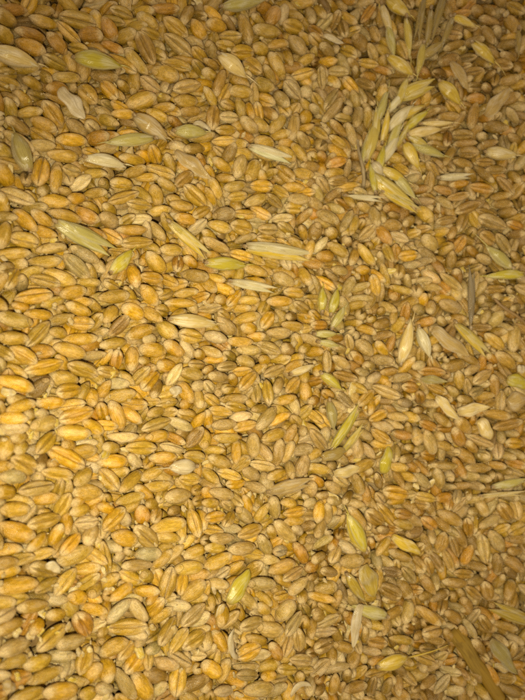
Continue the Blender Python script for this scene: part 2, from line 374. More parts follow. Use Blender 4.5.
    (977, 'right-rising honey wheat grain, nearest above the yellow-cream husk with long awn'),
    (380, 'right-rising tan wheat grain, second nearest left of the pale level translucent husk'),
    (569, 'level honey wheat grain, nearest below the narrow glossy white sliver'),
    (308, 'right-rising tan wheat grain, nearest left of the pale bulb-shaped husk'),
    (664, 'upright honey wheat grain, nearest below the pale level translucent husk'),
    (68, 'right-rising pale cream wheat grain, crease up, nearest left of the shiny white-streaked husk'),
    (333, 'right-rising honey wheat grain, nearest right of the bright white chaff chip'),
    (536, 'level tan wheat grain, second nearest right of the ribbed yellow straw husk'),
    (225, 'level tan wheat grain, germ end up, nearest right of the round curled white chaff'),
    (545, 'right-falling honey wheat grain, nearest below the large grey-white husk'),
    (941, 'level tan wheat grain, germ end up, nearest below the plump upright yellow-green husk'),
    (1186, 'level brownish amber wheat grain, sixth nearest below the dark grey-brown husk'),
    (709, 'level honey wheat grain, crease up, nearest above the small curled white ring'),
    (1018, 'right-falling brownish amber wheat grain, nearest to the top right corner'),
    (9, 'level tan wheat grain, nearest right of the cream husk at the left edge'),
    (463, 'level golden wheat grain, second nearest above the creamy teardrop husk'),
    (662, 'right-rising tan wheat grain, crease up, nearest right of the smooth green and yellow husk'),
    (800, 'right-falling honey wheat grain, second nearest right of the large grey-white husk'),
    (957, 'level golden wheat grain, nearest below the plump upright yellow-green husk'),
    (844, 'right-falling honey wheat grain, nearest left of the rough pitted cream husk'),
    (572, 'level pale cream wheat grain, nearest right of the smooth level cream husk'),
    (937, 'right-falling brownish amber wheat grain, second nearest right of the plump upright yellow-green husk'),
    (1237, 'upright brownish amber wheat grain, crease up, nearest right of the plump upright yellow-green husk'),
    (76, 'level tan wheat grain, nearest left of the white translucent husk flake'),
    (224, 'right-rising pale cream wheat grain, crease up, nearest above the round curled white chaff'),
    (500, 'upright honey wheat grain, second nearest right of the creamy teardrop husk'),
    (617, 'level tan wheat grain, fourth nearest left of the pale level translucent husk'),
    (663, 'right-rising honey wheat grain, second nearest below the plump upright yellow-green husk'),
    (223, 'right-rising golden wheat grain, crease up, nearest left of the round curled white chaff'),
    (481, 'right-falling tan wheat grain, second nearest right of the creamy teardrop husk'),
    (497, 'right-falling honey wheat grain, nearest below the creamy teardrop husk'),
    (288, 'right-falling pale cream wheat grain, nearest below the round curled white chaff'),
    (372, 'right-rising tan wheat grain, fourth nearest right of the bright white chaff chip'),
    (440, 'right-rising tan wheat grain, sixth nearest left of the curled white chaff strip'),
    (550, 'level golden wheat grain, nearest right of the narrow glossy white sliver'),
    (31, 'level tan wheat grain, nearest above the bright yellow-green plump husk'),
    (211, 'right-falling tan wheat grain, second nearest left of the smooth level cream husk'),
    (301, 'level tan wheat grain, crease up, nearest below the pale bulb-shaped husk'),
    (369, 'right-rising golden wheat grain, nearest left of the smooth green and yellow husk'),
    (573, 'right-falling honey wheat grain, crease up, nearest below the narrow glossy white sliver'),
    (7, 'level amber wheat grain, nearest above the white translucent husk flake'),
    (330, 'level golden wheat grain, third nearest left of the bright white chaff chip'),
    (702, 'upright honey wheat grain, crease up, nearest above the small curled white ring'),
    (974, 'right-rising pale tan wheat grain, crease up, nearest right of the small curled white ring'),
    (1242, 'level brownish amber wheat grain, fourth nearest above the yellow-cream husk with long awn'),
    (1245, 'right-falling brownish amber wheat grain, crease up, nearest right of the small yellow-green oval husk'),
    (92, 'right-falling tan wheat grain, second nearest above the yellow-green husk tip'),
    (399, 'right-rising golden wheat grain, nearest to the bottom left corner'),
    (517, 'right-falling golden wheat grain, crease up, nearest above the large grey-white husk'),
]
GRAIN_ROWS = """
T 0 0
230,92,150,75,-12,g,B 165,155,165,75,-12,a,B 165,215,170,80,-32,g,B 298,197,140,75,-40,a,B 45,65,130,80,-20,t,B 40,150,120,80,-25,t,B 290,290,160,75,-20,t,C 305,422,135,75,-5,a,B 345,365,140,65,-12,t,B 180,390,110,70,-10,t,B 240,355,80,60,-60,t,B 465,145,110,85,-20,a,B 400,75,200,90,-15,t,C 410,210,100,60,-40,t,B 60,390,150,60,-20,t,C 60,470,110,80,-60,m,C 20,490,100,60,-60,a,B 255,500,110,60,-30,m,B 85,15,140,50,-10,a,B 225,20,130,50,-15,t,B 480,230,90,60,-40,p,C 360,130,160,60,-35,t,C 90,230,150,60,-30,t,B 460,440,130,90,-50,t,C
T 105 0
212,225,190,85,-60,m,C 375,210,180,100,-35,h,C 165,295,165,80,-45,t,B 310,355,145,85,-15,t,B 30,125,110,80,-50,a,B 45,215,110,60,-30,a,B 95,300,170,50,-35,t,B 110,160,100,75,0,t,B 35,430,120,75,-60,g,C 105,405,65,60,0,t,E 190,485,150,85,15,t,B 420,415,140,70,10,h,C 310,20,140,60,-5,a,B 225,80,130,75,-30,t,B 480,120,105,75,-40,g,B 425,50,110,70,70,m,B 365,110,150,80,-30,t,C 240,145,100,50,-5,t,B 275,240,90,60,-55,t,B 370,300,160,65,-10,t,C 95,30,110,60,-20,t,B 205,25,100,50,-15,t,B 50,75,120,50,-20,t,C 295,460,75,60,-30,t,B 490,240,80,60,-20,t,C 490,310,90,60,-30,t,C 95,505,110,50,-10,g,B 310,510,120,40,-10,g,B 480,40,90,50,-30,m,C 420,480,130,70,0,t,B 170,97,95,50,-5,t,B
T 0 100
275,55,160,90,-55,g,C 230,105,140,70,-30,g,B 100,115,140,75,-25,m,B 370,185,155,70,-3,g,B 500,170,100,80,0,a,B 325,260,180,85,-3,t,B 215,345,170,95,75,g,C 295,380,135,70,-80,g,B 40,360,130,90,-45,g,B 100,470,180,80,-20,h,C 285,490,160,80,-10,g,B 400,475,100,60,15,g,B 375,330,110,60,0,h,C 420,395,90,70,30,p,C 70,20,120,80,-50,t,B 35,235,100,80,-20,t,B 480,290,120,60,-10,t,C 490,345,100,50,-10,t,B 345,430,90,50,0,t,B 230,200,120,60,-20,h,B 480,240,110,45,-5,g,B 170,30,100,50,-10,t,B 240,420,80,60,50,t,B 30,490,80,100,-60,t,B 185,480,120,50,-50,t,B 500,440,80,40,0,t,B 70,290,140,60,-10,m,B 490,100,80,70,0,p,C
T 105 100
100,55,120,55,-10,g,B 25,85,110,60,-35,t,B 25,165,80,60,-10,a,B 120,160,120,65,-5,g,B 150,280,160,65,0,t,B 290,345,150,70,-25,t,C 225,370,100,55,-15,g,B 265,255,70,70,-45,g,C 325,410,120,55,-25,t,B 275,460,100,75,-55,t,B 275,60,130,60,-20,t,B 365,90,70,45,-10,a,B 460,230,120,60,10,m,B 100,395,120,60,0,t,B 110,470,150,60,15,t,C 190,505,130,50,0,t,B 470,465,150,80,-30,t,C 345,300,80,60,-50,t,B 20,395,70,35,0,t,B 170,335,110,55,10,t,B 345,25,110,60,-30,t,C 100,20,120,40,-5,t,C 440,35,120,60,10,m,B 210,450,100,50,-55,t,B 60,285,100,50,-45,t,B 500,300,90,60,-60,a,B 190,15,100,50,0,t,B 220,70,110,40,-30,t,B 510,430,60,50,-30,g,B
T 0 200
140,90,165,85,-47,g,B 35,165,130,85,75,t,B 130,185,145,90,0,t,C 225,80,140,60,-30,t,B 230,145,95,65,-30,g,B 340,70,180,70,-15,t,B 450,60,140,95,-35,a,B 80,255,165,65,5,t,B 270,230,160,65,8,h,B 240,295,160,75,-3,t,B 400,320,170,85,-35,q,C 85,375,150,65,60,t,C 305,375,190,85,-20,t,B 245,390,150,60,-20,t,C 190,470,180,85,12,g,C 385,450,130,75,10,g,B 60,325,110,65,15,h,B 440,260,160,65,-30,h,B 40,65,90,65,-10,t,B 300,20,140,45,-3,t,B 20,390,70,80,60,t,B 290,495,150,50,15,t,B 420,500,120,55,-10,g,B 20,490,60,70,-60,t,B 460,400,130,40,-5,t,B 180,340,90,40,5,t,B 480,20,90,40,-15,t,B 190,15,90,50,-5,t,B 200,195,70,35,-60,t,B 140,390,70,40,-20,p,B 500,145,60,40,-30,a,B 480,350,70,60,-30,t,B
T 105 200
150,140,145,65,0,g,B 170,205,150,65,0,t,C 35,85,95,85,-10,h,B 45,170,110,75,-40,g,B 415,85,115,65,-15,g,B 270,305,150,100,-45,t,B 160,370,120,75,-75,g,B 240,470,130,75,-50,g,B 470,130,120,60,45,p,C 385,305,90,65,70,a,B 250,380,110,60,-10,g,C 60,475,150,80,5,t,B 470,370,130,70,-15,t,B 500,50,100,55,5,g,C 120,90,90,60,10,t,C 350,240,120,65,0,t,B 340,390,100,60,-45,t,C 325,460,100,50,0,t,C 430,455,100,50,5,t,B 280,140,130,60,-50,h,B 170,15,180,60,5,t,B 45,25,80,60,-15,t,B 455,295,90,60,-20,g,B 405,15,130,45,-5,t,B 500,475,80,50,0,g,C 405,505,150,40,-5,g,B 150,470,110,45,-50,t,B 340,95,110,70,-45,t,B 60,415,90,45,-15,t,B 110,245,100,50,-20,t,B 240,140,80,50,-60,p,B 500,175,60,70,60,t,C 200,75,100,50,-10,p,C 270,220,70,40,-45,t,B 140,510,100,35,0,t,B 270,440,70,40,-30,t,B 300,30,90,40,0,t,B
T 0 300
90,90,175,85,-15,t,B 210,65,160,60,-3,g,B 410,35,150,75,-12,g,B 320,85,110,60,10,t,B 420,110,120,75,-10,g,C 415,190,170,60,-5,g,B 85,180,150,70,-5,t,B 210,160,150,80,48,t,C 140,265,150,80,-35,t,C 35,245,120,65,-50,t,C 230,245,100,80,-10,g,B 370,245,185,85,-10,t,B 245,325,180,80,15,g,C 100,410,190,85,-10,g,B 225,430,110,80,50,b,B 345,385,140,90,-10,t,B 370,445,130,80,10,g,C 440,340,170,80,-15,t,C 30,310,90,70,-30,p,C 320,150,110,50,-5,t,B 120,495,120,50,5,h,B 285,505,140,45,0,g,B 500,265,80,65,-10,h,B 500,105,70,70,50,t,C 440,460,130,50,60,t,B 110,340,100,60,-45,t,B 20,500,70,50,0,t,B 500,480,70,80,70,g,B 270,15,130,40,0,t,B 140,10,100,35,0,g,B 20,140,70,50,-20,t,B 350,300,90,40,-30,t,B 500,15,60,50,-20,t,B
T 105 300
155,50,130,80,-25,g,B 250,65,110,70,-35,t,B 40,65,110,75,40,t,B 85,125,130,70,45,b,C 190,155,140,75,20,g,B 60,215,160,55,10,t,B 325,145,110,85,-40,t,B 420,30,150,75,-10,g,C 255,245,130,80,-5,g,B 365,240,130,75,-20,g,B 155,290,130,75,80,g,B 78,300,95,70,-85,a,C 325,325,120,70,-3,g,B 195,375,120,65,50,t,C 245,400,150,75,45,g,C 365,370,130,60,55,p,C 450,365,130,75,-10,t,G 420,460,130,75,-75,g,B 40,355,130,60,-5,t,C 100,475,150,80,5,t,B 20,450,120,60,75,g,B 490,490,90,70,-85,t,B 480,320,110,50,-10,t,C 280,440,100,60,60,m,B 450,175,120,80,-10,t,C 250,190,90,45,10,p,B 190,495,90,55,-25,g,B 500,265,70,60,0,g,B 250,500,60,50,0,t,B 330,510,120,35,0,t,B 90,410,60,50,-10,p,B 440,240,120,60,-40,p,B 310,40,90,70,0,t,C 25,285,60,60,60,g,B 500,425,70,45,10,p,B 130,380,60,50,-40,t,B 250,10,90,40,0,g,C 225,300,70,40,0,t,B
T 0 400
240,110,170,85,15,h,G 400,70,160,85,20,g,C 390,160,160,80,-3,t,B 490,130,130,60,-12,g,B 250,215,170,75,42,t,C 50,240,130,130,60,t,B 85,140,140,75,-5,p,B 350,285,190,90,-28,g,C 135,320,160,105,-20,t,C 85,385,150,75,-5,p,B 310,370,170,60,-5,t,C 200,445,185,85,10,h,C 440,385,130,80,45,t,B 460,465,140,85,12,t,B 50,465,110,80,0,g,B 120,185,110,50,-10,t,B 90,90,130,40,5,g,B 280,20,160,50,-3,g,B 130,25,120,60,15,g,B 380,225,110,50,-5,g,G 475,265,90,60,-30,g,C 360,465,130,45,85,t,B 315,460,110,50,85,t,C 240,305,90,60,60,b,B 250,500,110,55,10,g,B 25,340,90,45,15,g,B 300,320,80,50,-10,g,B 460,215,80,50,0,p,B 500,20,60,60,70,g,B 25,30,80,70,-50,t,C 190,65,70,35,5,t,B 120,515,110,30,0,t,B 500,505,80,40,10,g,B 140,240,90,60,30,t,B 400,15,90,35,0,t,B 250,60,100,40,0,p,B
T 105 400
80,75,170,90,-60,g,B 145,70,130,65,-45,g,B 165,20,110,50,-5,g,B 270,60,100,60,10,t,B 270,120,155,65,18,t,C 425,75,150,75,-15,t,B 390,120,140,60,-25,p,B 280,180,130,65,8,g,B 110,180,140,65,-3,p,B 200,235,145,70,-3,t,C 310,285,130,75,3,g,B 355,240,150,55,-12,p,B 60,300,140,85,-3,g,B 465,285,110,70,-10,t,B 150,405,165,75,35,t,B 45,395,130,85,-50,t,C 285,430,140,65,15,t,B 220,460,130,60,-35,g,B 390,480,150,80,10,h,B 445,395,120,70,0,t,C 470,185,120,75,50,m,C 60,235,120,55,-3,t,B 180,300,90,60,-25,p,B 30,120,100,60,-5,g,C 350,20,120,45,-5,t,C 430,15,60,50,0,g,B 495,35,70,70,80,t,B 265,365,100,60,30,t,B 160,490,130,60,20,t,B 340,60,45,45,0,t,E 375,190,60,50,-40,a,B 40,500,80,40,-10,t,B 25,50,90,70,-55,g,B 90,355,110,40,0,t,B 490,105,50,60,60,g,B 320,470,110,60,50,t,B 490,450,70,60,10,t,B 520,190,40,90,80,t,B 500,505,80,40,0,t,C 210,75,60,50,70,t,B 75,485,100,30,0,g,B
T 0 500
90,50,160,90,8,t,B 100,160,180,110,-30,g,B 235,110,180,80,15,t,C 300,180,120,80,75,g,B 370,225,140,65,45,g,C 450,115,145,70,3,p,C 350,110,100,65,65,g,G 205,215,130,55,25,g,B 60,250,130,70,10,g,B 390,280,190,95,25,t,B 240,25,140,90,-3,g,G 340,30,110,80,60,t,C 480,180,120,80,35,h,B 220,280,130,70,20,t,B 240,355,160,80,-15,t,C 110,430,210,100,12,g,B 260,435,160,70,15,t,C 345,420,170,80,55,t,C 455,355,100,65,15,t,B 460,420,110,65,40,t,C 415,500,110,80,-5,g,B 130,300,110,60,15,t,C 60,365,150,50,20,g,B 50,320,140,60,15,m,B 430,50,110,60,10,t,B 510,35,70,80,60,g,B 500,460,90,80,40,t,B 500,240,60,100,-70,t,C 190,500,170,50,5,t,B 50,512,130,40,5,t,B 10,190,50,80,-70,t,B 70,390,140,40,15,t,B 510,290,50,70,-60,t,C 20,30,40,60,0,p,B 430,10,100,40,0,g,B 20,90,60,50,-20,p,B
T 105 500
60,95,150,75,50,g,C 115,190,130,85,-20,g,G 225,185,165,90,-40,t,C 205,75,110,85,-60,a,G 335,125,170,75,10,t,B 465,115,150,75,-82,t,C 400,150,150,60,75,t,B 235,270,110,75,-5,p,B 180,330,170,70,3,h,B 335,420,170,85,82,t,C 440,340,160,75,3,t,G 130,100,80,60,-45,p,B 230,465,90,65,-10,g,B 310,300,110,60,50,g,B 145,390,130,70,-20,t,C 235,385,90,65,-15,t,G 40,415,110,80,45,t,B 100,470,150,65,35,g,B 415,420,110,60,65,t,C 470,460,150,90,55,t,G 375,50,100,45,8,m,B 20,300,190,60,-65,t,C 100,280,80,60,0,p,E 370,270,110,55,50,h,B 480,260,150,70,25,t,B 340,185,120,50,0,t,B 290,70,70,70,60,t,B 505,100,50,110,80,g,C 380,10,140,40,10,t,B 500,20,80,40,-20,t,B 270,15,90,40,0,t,B 40,35,110,60,-5,g,B 155,260,60,50,-5,t,B 500,380,60,45,20,g,B 275,500,80,50,20,g,B 155,30,120,60,30,t,B 60,235,80,50,-45,p,B 150,515,90,30,0,p,B 340,235,120,40,10,t,B 15,145,50,70,50,p,B 440,210,90,40,40,t,B
T 0 595
50,95,150,60,30,p,C 185,55,170,70,8,t,B 70,155,180,75,20,m,B 210,160,120,75,40,g,B 95,265,190,110,22,h,B 280,215,210,90,38,t,C 370,240,150,90,15,h,B 435,150,140,110,-50,a,C 400,35,120,60,10,g,B 490,85,110,60,-10,g,B 220,335,170,90,15,t,B 100,330,160,75,25,t,B 85,430,200,100,25,a,C 260,400,170,70,20,t,B 340,480,190,105,10,g,B 450,330,170,90,65,t,C 490,400,80,110,60,g,B 170,500,180,80,25,t,B 310,105,120,40,0,t,B 480,500,110,60,10,t,B 360,360,120,70,60,p,B 20,400,60,60,0,p,B 20,490,70,80,20,a,B 345,310,120,50,0,p,B 100,20,160,40,5,t,B 20,220,60,110,50,p,B 300,30,100,60,0,p,B 500,170,50,70,40,p,B 480,15,80,40,-20,g,B 20,290,60,60,0,g,B 420,440,120,60,0,t,B
T 105 595
180,85,130,80,-60,q,B 125,170,185,85,-3,t,C 80,85,160,60,35,p,B 265,65,120,75,70,g,C 460,105,150,80,45,h,C 60,270,150,90,20,t,B 125,285,140,70,30,t,B 165,345,150,85,35,g,C 235,330,110,60,60,t,C 120,455,170,80,-60,h,B 205,470,150,95,-60,g,B 270,415,130,85,-20,m,G 325,360,110,75,-10,h,B 385,440,170,95,70,t,C 300,110,130,60,45,t,B 335,190,170,70,55,t,C 390,240,160,70,50,t,C 470,460,140,90,15,m,B 470,235,140,80,35,t,C 35,385,90,110,85,g,B 95,15,190,45,12,g,B 215,10,90,40,0,g,B 20,90,80,75,60,g,B 500,385,70,50,-10,g,B 30,480,100,70,-10,p,B 480,15,100,60,10,t,B 240,185,120,60,20,t,B 405,335,110,40,-10,h,B 10,190,40,60,0,t,E 270,290,70,60,0,p,B 480,320,80,60,30,p,C 500,190,60,60,30,t,B 400,60,80,70,0,p,B 180,215,90,40,10,p,B 20,500,50,60,0,t,E 510,130,40,70,60,p,B 330,20,90,50,0,t,C 300,500,70,50,70,p,B 440,340,60,60,-30,p,B 210,250,80,50,0,p,B
T 210 0
40,110,110,70,-10,g,B 188,130,150,75,-65,m,B 295,140,140,70,-10,t,B 170,245,125,75,0,g,C 350,205,100,60,5,g,B 265,225,85,70,0,t,G 450,210,125,85,-40,h,B 430,115,120,80,-15,t,C 60,400,130,70,80,m,B 230,310,120,80,-55,t,C 350,310,150,70,-55,t,B 375,480,120,70,-60,h,B 170,440,120,70,-10,t,B 480,350,110,60,-5,t,C 430,430,120,70,-40,p,C 330,55,100,75,60,a,B 260,75,90,55,-20,t,B 120,150,80,50,-15,t,C 290,400,100,80,-40,t,B 95,200,100,45,-10,t,C 25,290,90,55,-20,m,B 320,350,110,50,-50,t,B 410,260,90,50,-70,t,B 20,460,80,60,-50,t,B 110,500,100,45,-5,t,C 505,430,60,70,60,p,B 500,275,70,50,0,t,B 20,340,60,60,0,t,B 440,40,90,50,-40,t,B 120,80,90,50,-30,m,B 500,160,80,50,-20,t,B 245,440,90,60,-70,h,B
T 210 100
25,75,130,75,78,m,C 105,75,100,60,-5,p,B 205,115,115,70,-35,h,B 90,140,110,55,0,g,C 350,105,110,65,50,t,G 432,120,130,65,85,h,B 215,40,90,55,-85,g,B 110,255,100,65,80,m,B 160,320,130,75,75,h,B 225,345,120,80,60,t,B 135,420,110,65,3,t,B 270,420,95,65,-3,g,B 430,425,110,50,-12,g,B 365,445,90,50,-45,t,B 460,485,110,60,-3,h,B 75,315,120,50,-30,g,B 285,200,110,75,-10,t,B 485,185,90,60,-40,h,B 490,120,50,50,0,g,B 395,250,130,70,-45,t,B 390,25,90,80,-70,t,B 320,45,80,60,-60,m,B 395,355,100,70,-40,g,C 45,430,130,55,-60,t,B 20,475,100,50,-60,g,B 155,470,110,45,10,t,C 250,490,120,60,20,t,B 85,190,120,50,0,t,B 155,200,70,50,-15,t,B 100,20,100,50,0,h,C 265,40,100,50,-65,t,B 315,350,40,50,0,t,E 95,375,60,60,-20,g,B 490,350,90,60,-20,t,B 280,370,70,50,-30,t,B 20,345,70,50,-30,g,B 380,150,60,60,0,t,B 470,240,120,50,-50,t,B 340,490,110,40,-30,t,B 500,445,50,40,0,g,B
T 210 200
80,65,105,75,0,h,B 185,65,95,50,-12,g,B 60,125,120,65,-20,t,B 45,215,150,70,-30,h,B 265,60,110,60,-30,t,B 170,130,120,85,-20,t,C 300,140,110,65,0,h,B 295,190,110,45,-5,t,B 170,270,120,60,-15,g,C 375,85,110,50,5,p,C 240,345,120,60,-20,t,B 385,390,110,70,-30,h,B 90,435,100,45,-40,g,B 140,485,120,55,45,g,C 80,490,80,55,-10,g,B 25,480,60,50,20,g,B 365,500,120,60,0,g,B 490,375,100,60,-60,t,B 240,400,110,40,-5,g,B 450,210,100,60,-30,t,B 490,70,80,50,40,m,B 390,215,90,50,-40,t,C 45,270,90,40,-10,g,B 440,455,120,60,-5,t,B 20,165,100,40,-20,t,B 10,50,40,60,0,g,B 200,180,90,50,20,h,B 400,130,90,50,-30,t,C 460,10,90,30,-10,g,B 490,150,90,60,-30,t,B 250,285,90,40,-40,t,B 50,375,90,40,-20,t,B 340,20,100,50,-20,t,B 220,490,90,40,0,t,B
T 210 300
95,125,145,75,-40,h,B 195,85,130,60,12,t,B 300,95,110,70,50,g,C 355,160,115,70,0,h,B 210,135,100,65,-5,g,B 165,205,120,55,-8,t,B 45,180,95,65,-20,p,B 310,235,120,65,-28,h,C 210,245,120,60,-5,h,B 405,240,85,70,0,m,B 205,400,110,65,50,g,C 60,380,115,60,-3,h,B 45,290,80,50,5,g,B 25,255,90,60,-20,h,B 110,440,95,60,3,t,C 245,460,125,65,80,h,B 308,455,130,60,-88,t,C 370,10,120,50,0,g,B 340,350,130,60,25,h,C 200,300,90,65,-20,h,B 120,275,90,50,-15,t,B 430,125,120,60,-5,t,B 140,495,130,60,3,t,B 435,420,110,60,45,t,C 105,325,110,40,5,h,C 30,500,100,50,-20,t,C 365,420,90,45,60,h,B 480,30,90,50,-20,t,B 500,80,80,40,-5,g,C 440,325,90,45,30,g,B 500,235,60,40,0,g,B 400,495,110,45,20,g,B 20,430,70,60,-30,p,C 25,30,90,55,10,h,C 120,20,110,40,40,g,B 300,290,70,45,0,g,B 250,175,80,40,0,g,B 180,350,90,40,10,g,B 500,370,50,60,70,t,B 100,65,80,40,-10,t,B 180,30,90,50,-10,t,B 20,340,60,30,0,g,B 145,390,50,35,-30,g,B 265,340,70,50,30,t,B 430,75,80,40,5,m,B
T 210 400
65,55,110,55,-10,t,B 295,90,140,75,50,h,B 360,95,120,55,35,g,B 188,130,110,60,15,g,C 85,120,110,70,5,h,B 230,225,125,75,85,h,B 145,260,125,55,85,g,B 100,190,125,55,3,t,B 335,175,135,65,20,t,B 360,265,140,70,83,h,B 420,170,100,60,70,m,B 70,310,150,70,-20,t,B 225,370,105,65,-25,h,B 280,330,120,60,-10,h,B 145,420,110,50,5,g,B 75,470,125,65,-12,h,B 205,490,120,70,-65,g,C 15,190,130,40,85,h,B 410,260,110,50,65,h,B 475,250,110,70,10,h,B 485,330,110,75,80,h,B 175,80,110,50,10,p,B 150,25,140,55,-8,t,B 270,40,100,40,5,t,B 245,440,90,55,-20,h,B 120,375,90,60,-20,t,C 25,380,90,50,-50,t,B 360,375,140,55,15,t,B 405,20,120,50,15,h,C 45,250,80,55,10,t,B 430,350,90,40,85,h,B 430,490,110,60,40,t,B 15,95,60,60,-60,g,B 300,255,90,40,-60,h,B 30,20,80,40,0,p,B 460,100,100,60,-30,t,B 500,60,70,60,60,t,C 240,15,70,40,-20,t,B 30,420,90,40,-20,h,B 155,500,60,60,-60,h,B 500,150,50,60,50,h,B 320,500,90,50,-60,t,B 85,260,70,50,-40,t,B
T 210 500
40,85,130,60,5,g,B 185,75,135,65,-55,h,B 175,245,130,75,5,h,B 215,160,140,70,10,t,C 390,165,160,75,-45,h,B 440,65,110,60,15,g,B 440,110,120,50,5,g,B 470,270,150,75,-55,a,B 375,340,150,80,15,t,B 60,310,150,75,45,t,G 80,195,125,55,3,h,B 280,425,130,70,-5,h,G 245,355,90,80,60,t,C 460,440,120,65,45,h,B 340,40,120,80,-70,h,B 435,380,130,60,25,h,C 50,240,120,50,-5,t,B 140,345,100,50,40,g,B 280,70,110,60,60,t,B 120,100,90,60,50,t,C 210,500,130,60,-50,h,B 365,460,70,65,0,t,B 60,420,110,50,0,h,B 300,240,140,70,-60,h,B 210,25,100,45,-60,g,B 500,205,80,60,30,g,B 35,150,90,40,-5,t,B 50,360,120,40,20,h,B 125,145,80,45,-10,p,B 240,275,100,50,-10,t,C 85,370,60,40,60,p,B 380,265,80,60,0,p,B 320,305,80,50,0,h,B 120,30,100,50,-20,h,B 30,15,90,40,0,t,B 470,160,50,50,0,p,B 425,20,90,60,0,t,B 505,140,50,60,30,m,B 340,170,70,50,-50,t,B 60,490,80,60,60,t,C 500,500,60,60,30,t,B 300,500,100,40,-40,t,B 10,460,30,70,80,g,B 20,205,50,40,0,m,C
T 210 595
80,110,125,85,65,g,B 225,150,130,70,5,h,C 215,45,130,80,-65,t,G 395,85,130,85,55,h,B 435,150,140,60,55,q,C 215,290,130,85,45,g,C 255,230,130,65,-12,t,B 350,290,120,65,-50,a,B 75,240,120,60,-70,g,B 460,230,120,75,-80,h,C 415,265,100,60,50,h,C 30,385,120,80,-10,g,B 210,410,120,60,0,h,C 270,480,190,80,5,h,B 320,365,110,65,25,t,B 325,180,120,80,-15,h,B 480,335,120,65,5,h,C 130,130,100,55,60,h,B 325,415,100,45,0,g,B 210,370,110,50,0,h,B 300,80,100,60,-30,t,B 310,40,100,50,-50,t,B 420,385,120,50,-5,t,B 280,310,80,60,20,p,C 15,240,50,90,60,t,C 490,35,100,50,40,t,B 500,155,60,80,-50,t,B 40,40,80,80,50,t,C 15,470,50,70,0,m,B 370,490,90,60,40,h,B 100,500,110,50,0,p,B 500,390,60,50,10,t,C 160,230,60,60,0,p,B 495,430,60,50,-60,t,B 390,15,100,30,0,t,B 20,295,60,60,60,h,B
T 315 0
235,200,110,80,-40,m,G 150,130,100,60,-70,m,B 180,245,80,70,-40,t,C 300,250,90,55,-55,h,B 190,415,110,60,-40,g,C 45,375,110,55,-75,h,B 310,155,100,55,-80,h,B 275,50,110,45,50,a,B 20,185,90,60,-30,t,C 260,400,90,55,-50,m,B 130,340,100,60,-10,h,B 95,480,110,50,60,h,B 460,145,90,70,-40,m,B 450,235,90,70,-60,t,C 340,410,90,60,80,m,B 280,300,90,50,-20,t,C 420,390,60,45,-10,m,B 490,330,80,50,-40,m,B 80,230,90,60,-30,m,B 40,35,80,60,-70,t,B 210,300,70,45,-20,m,B 220,480,100,50,-60,h,B 20,130,90,50,-60,a,B 180,70,100,50,-40,t,B 350,330,90,50,-30,a,B 350,450,80,60,80,t,B 20,280,60,50,0,a,B 290,470,90,50,-70,m,B 225,350,70,50,-60,m,B 370,190,50,40,-40,t,B 510,250,40,50,0,a,B 120,75,70,40,70,m,B 395,110,100,40,-70,t,B 15,340,50,60,70,m,B 130,500,80,40,40,t,B 200,130,60,40,0,t,B
T 315 100
100,40,130,65,55,h,B 225,75,110,60,75,h,B 155,75,100,55,-15,h,B 130,130,120,60,-35,m,B 120,300,100,60,15,a,B 130,195,110,50,-30,t,B 45,210,80,90,60,h,C 380,365,70,60,0,m,E 445,330,90,50,-50,t,B 430,370,90,40,-80,a,B 480,430,100,50,-5,m,C 40,150,110,50,-60,t,B 200,160,130,50,-60,h,B 130,390,100,60,-10,m,B 60,410,100,60,-40,h,B 120,350,110,40,10,t,B 280,70,100,40,-80,t,B 180,420,130,50,-5,t,B 20,20,50,50,0,p,B 490,110,80,60,10,t,B 180,330,60,40,80,h,B 250,445,90,50,-20,p,C 110,460,70,50,40,m,B 15,270,60,70,0,t,B 35,450,100,40,-50,h,B 500,380,60,40,10,p,B 290,30,70,40,-30,h,B 395,170,80,50,20,g,B 420,270,90,60,-30,t,B 60,260,80,40,-20,a,B 190,30,70,40,20,p,B 450,480,90,40,-30,t,B 195,480,90,30,-70,t,B
T 315 200
175,100,110,60,65,h,B 310,75,100,65,-75,h,B 65,275,75,65,0,a,G 175,195,70,65,0,m,E 75,75,120,65,-25,h,B 395,115,100,65,-10,m,B 275,150,90,55,45,h,B 315,420,110,60,-55,g,C 330,370,90,50,-45,g,B 270,265,140,60,-45,t,B 480,270,100,60,10,g,C 180,430,110,60,65,h,B 15,150,60,80,60,m,B 130,240,130,60,-30,t,B 100,365,90,40,-25,h,B 485,95,80,60,20,m,B 365,370,130,50,-70,t,B 440,350,70,70,60,t,B 40,220,90,40,50,p,B 440,170,90,50,-30,p,C 210,110,110,50,75,t,B 260,340,90,50,0,g,B 450,440,120,50,-15,t,B 240,430,80,50,20,h,B 60,110,110,50,-20,h,B 120,25,80,50,-30,h,B 360,65,60,50,70,t,B 350,290,70,50,-60,h,B 490,400,80,60,-40,h,B 100,155,70,70,0,t,E 250,490,110,50,10,h,B 140,345,100,60,10,h,B 270,20,110,40,-10,h,B 420,60,50,50,0,m,B 390,250,100,50,-70,t,B 250,105,45,45,0,t,E 500,315,40,40,0,p,E 510,150,40,40,0,t,B 350,450,70,50,-70,h,B 15,490,40,60,0,t,B 290,220,50,50,0,t,E
T 315 300
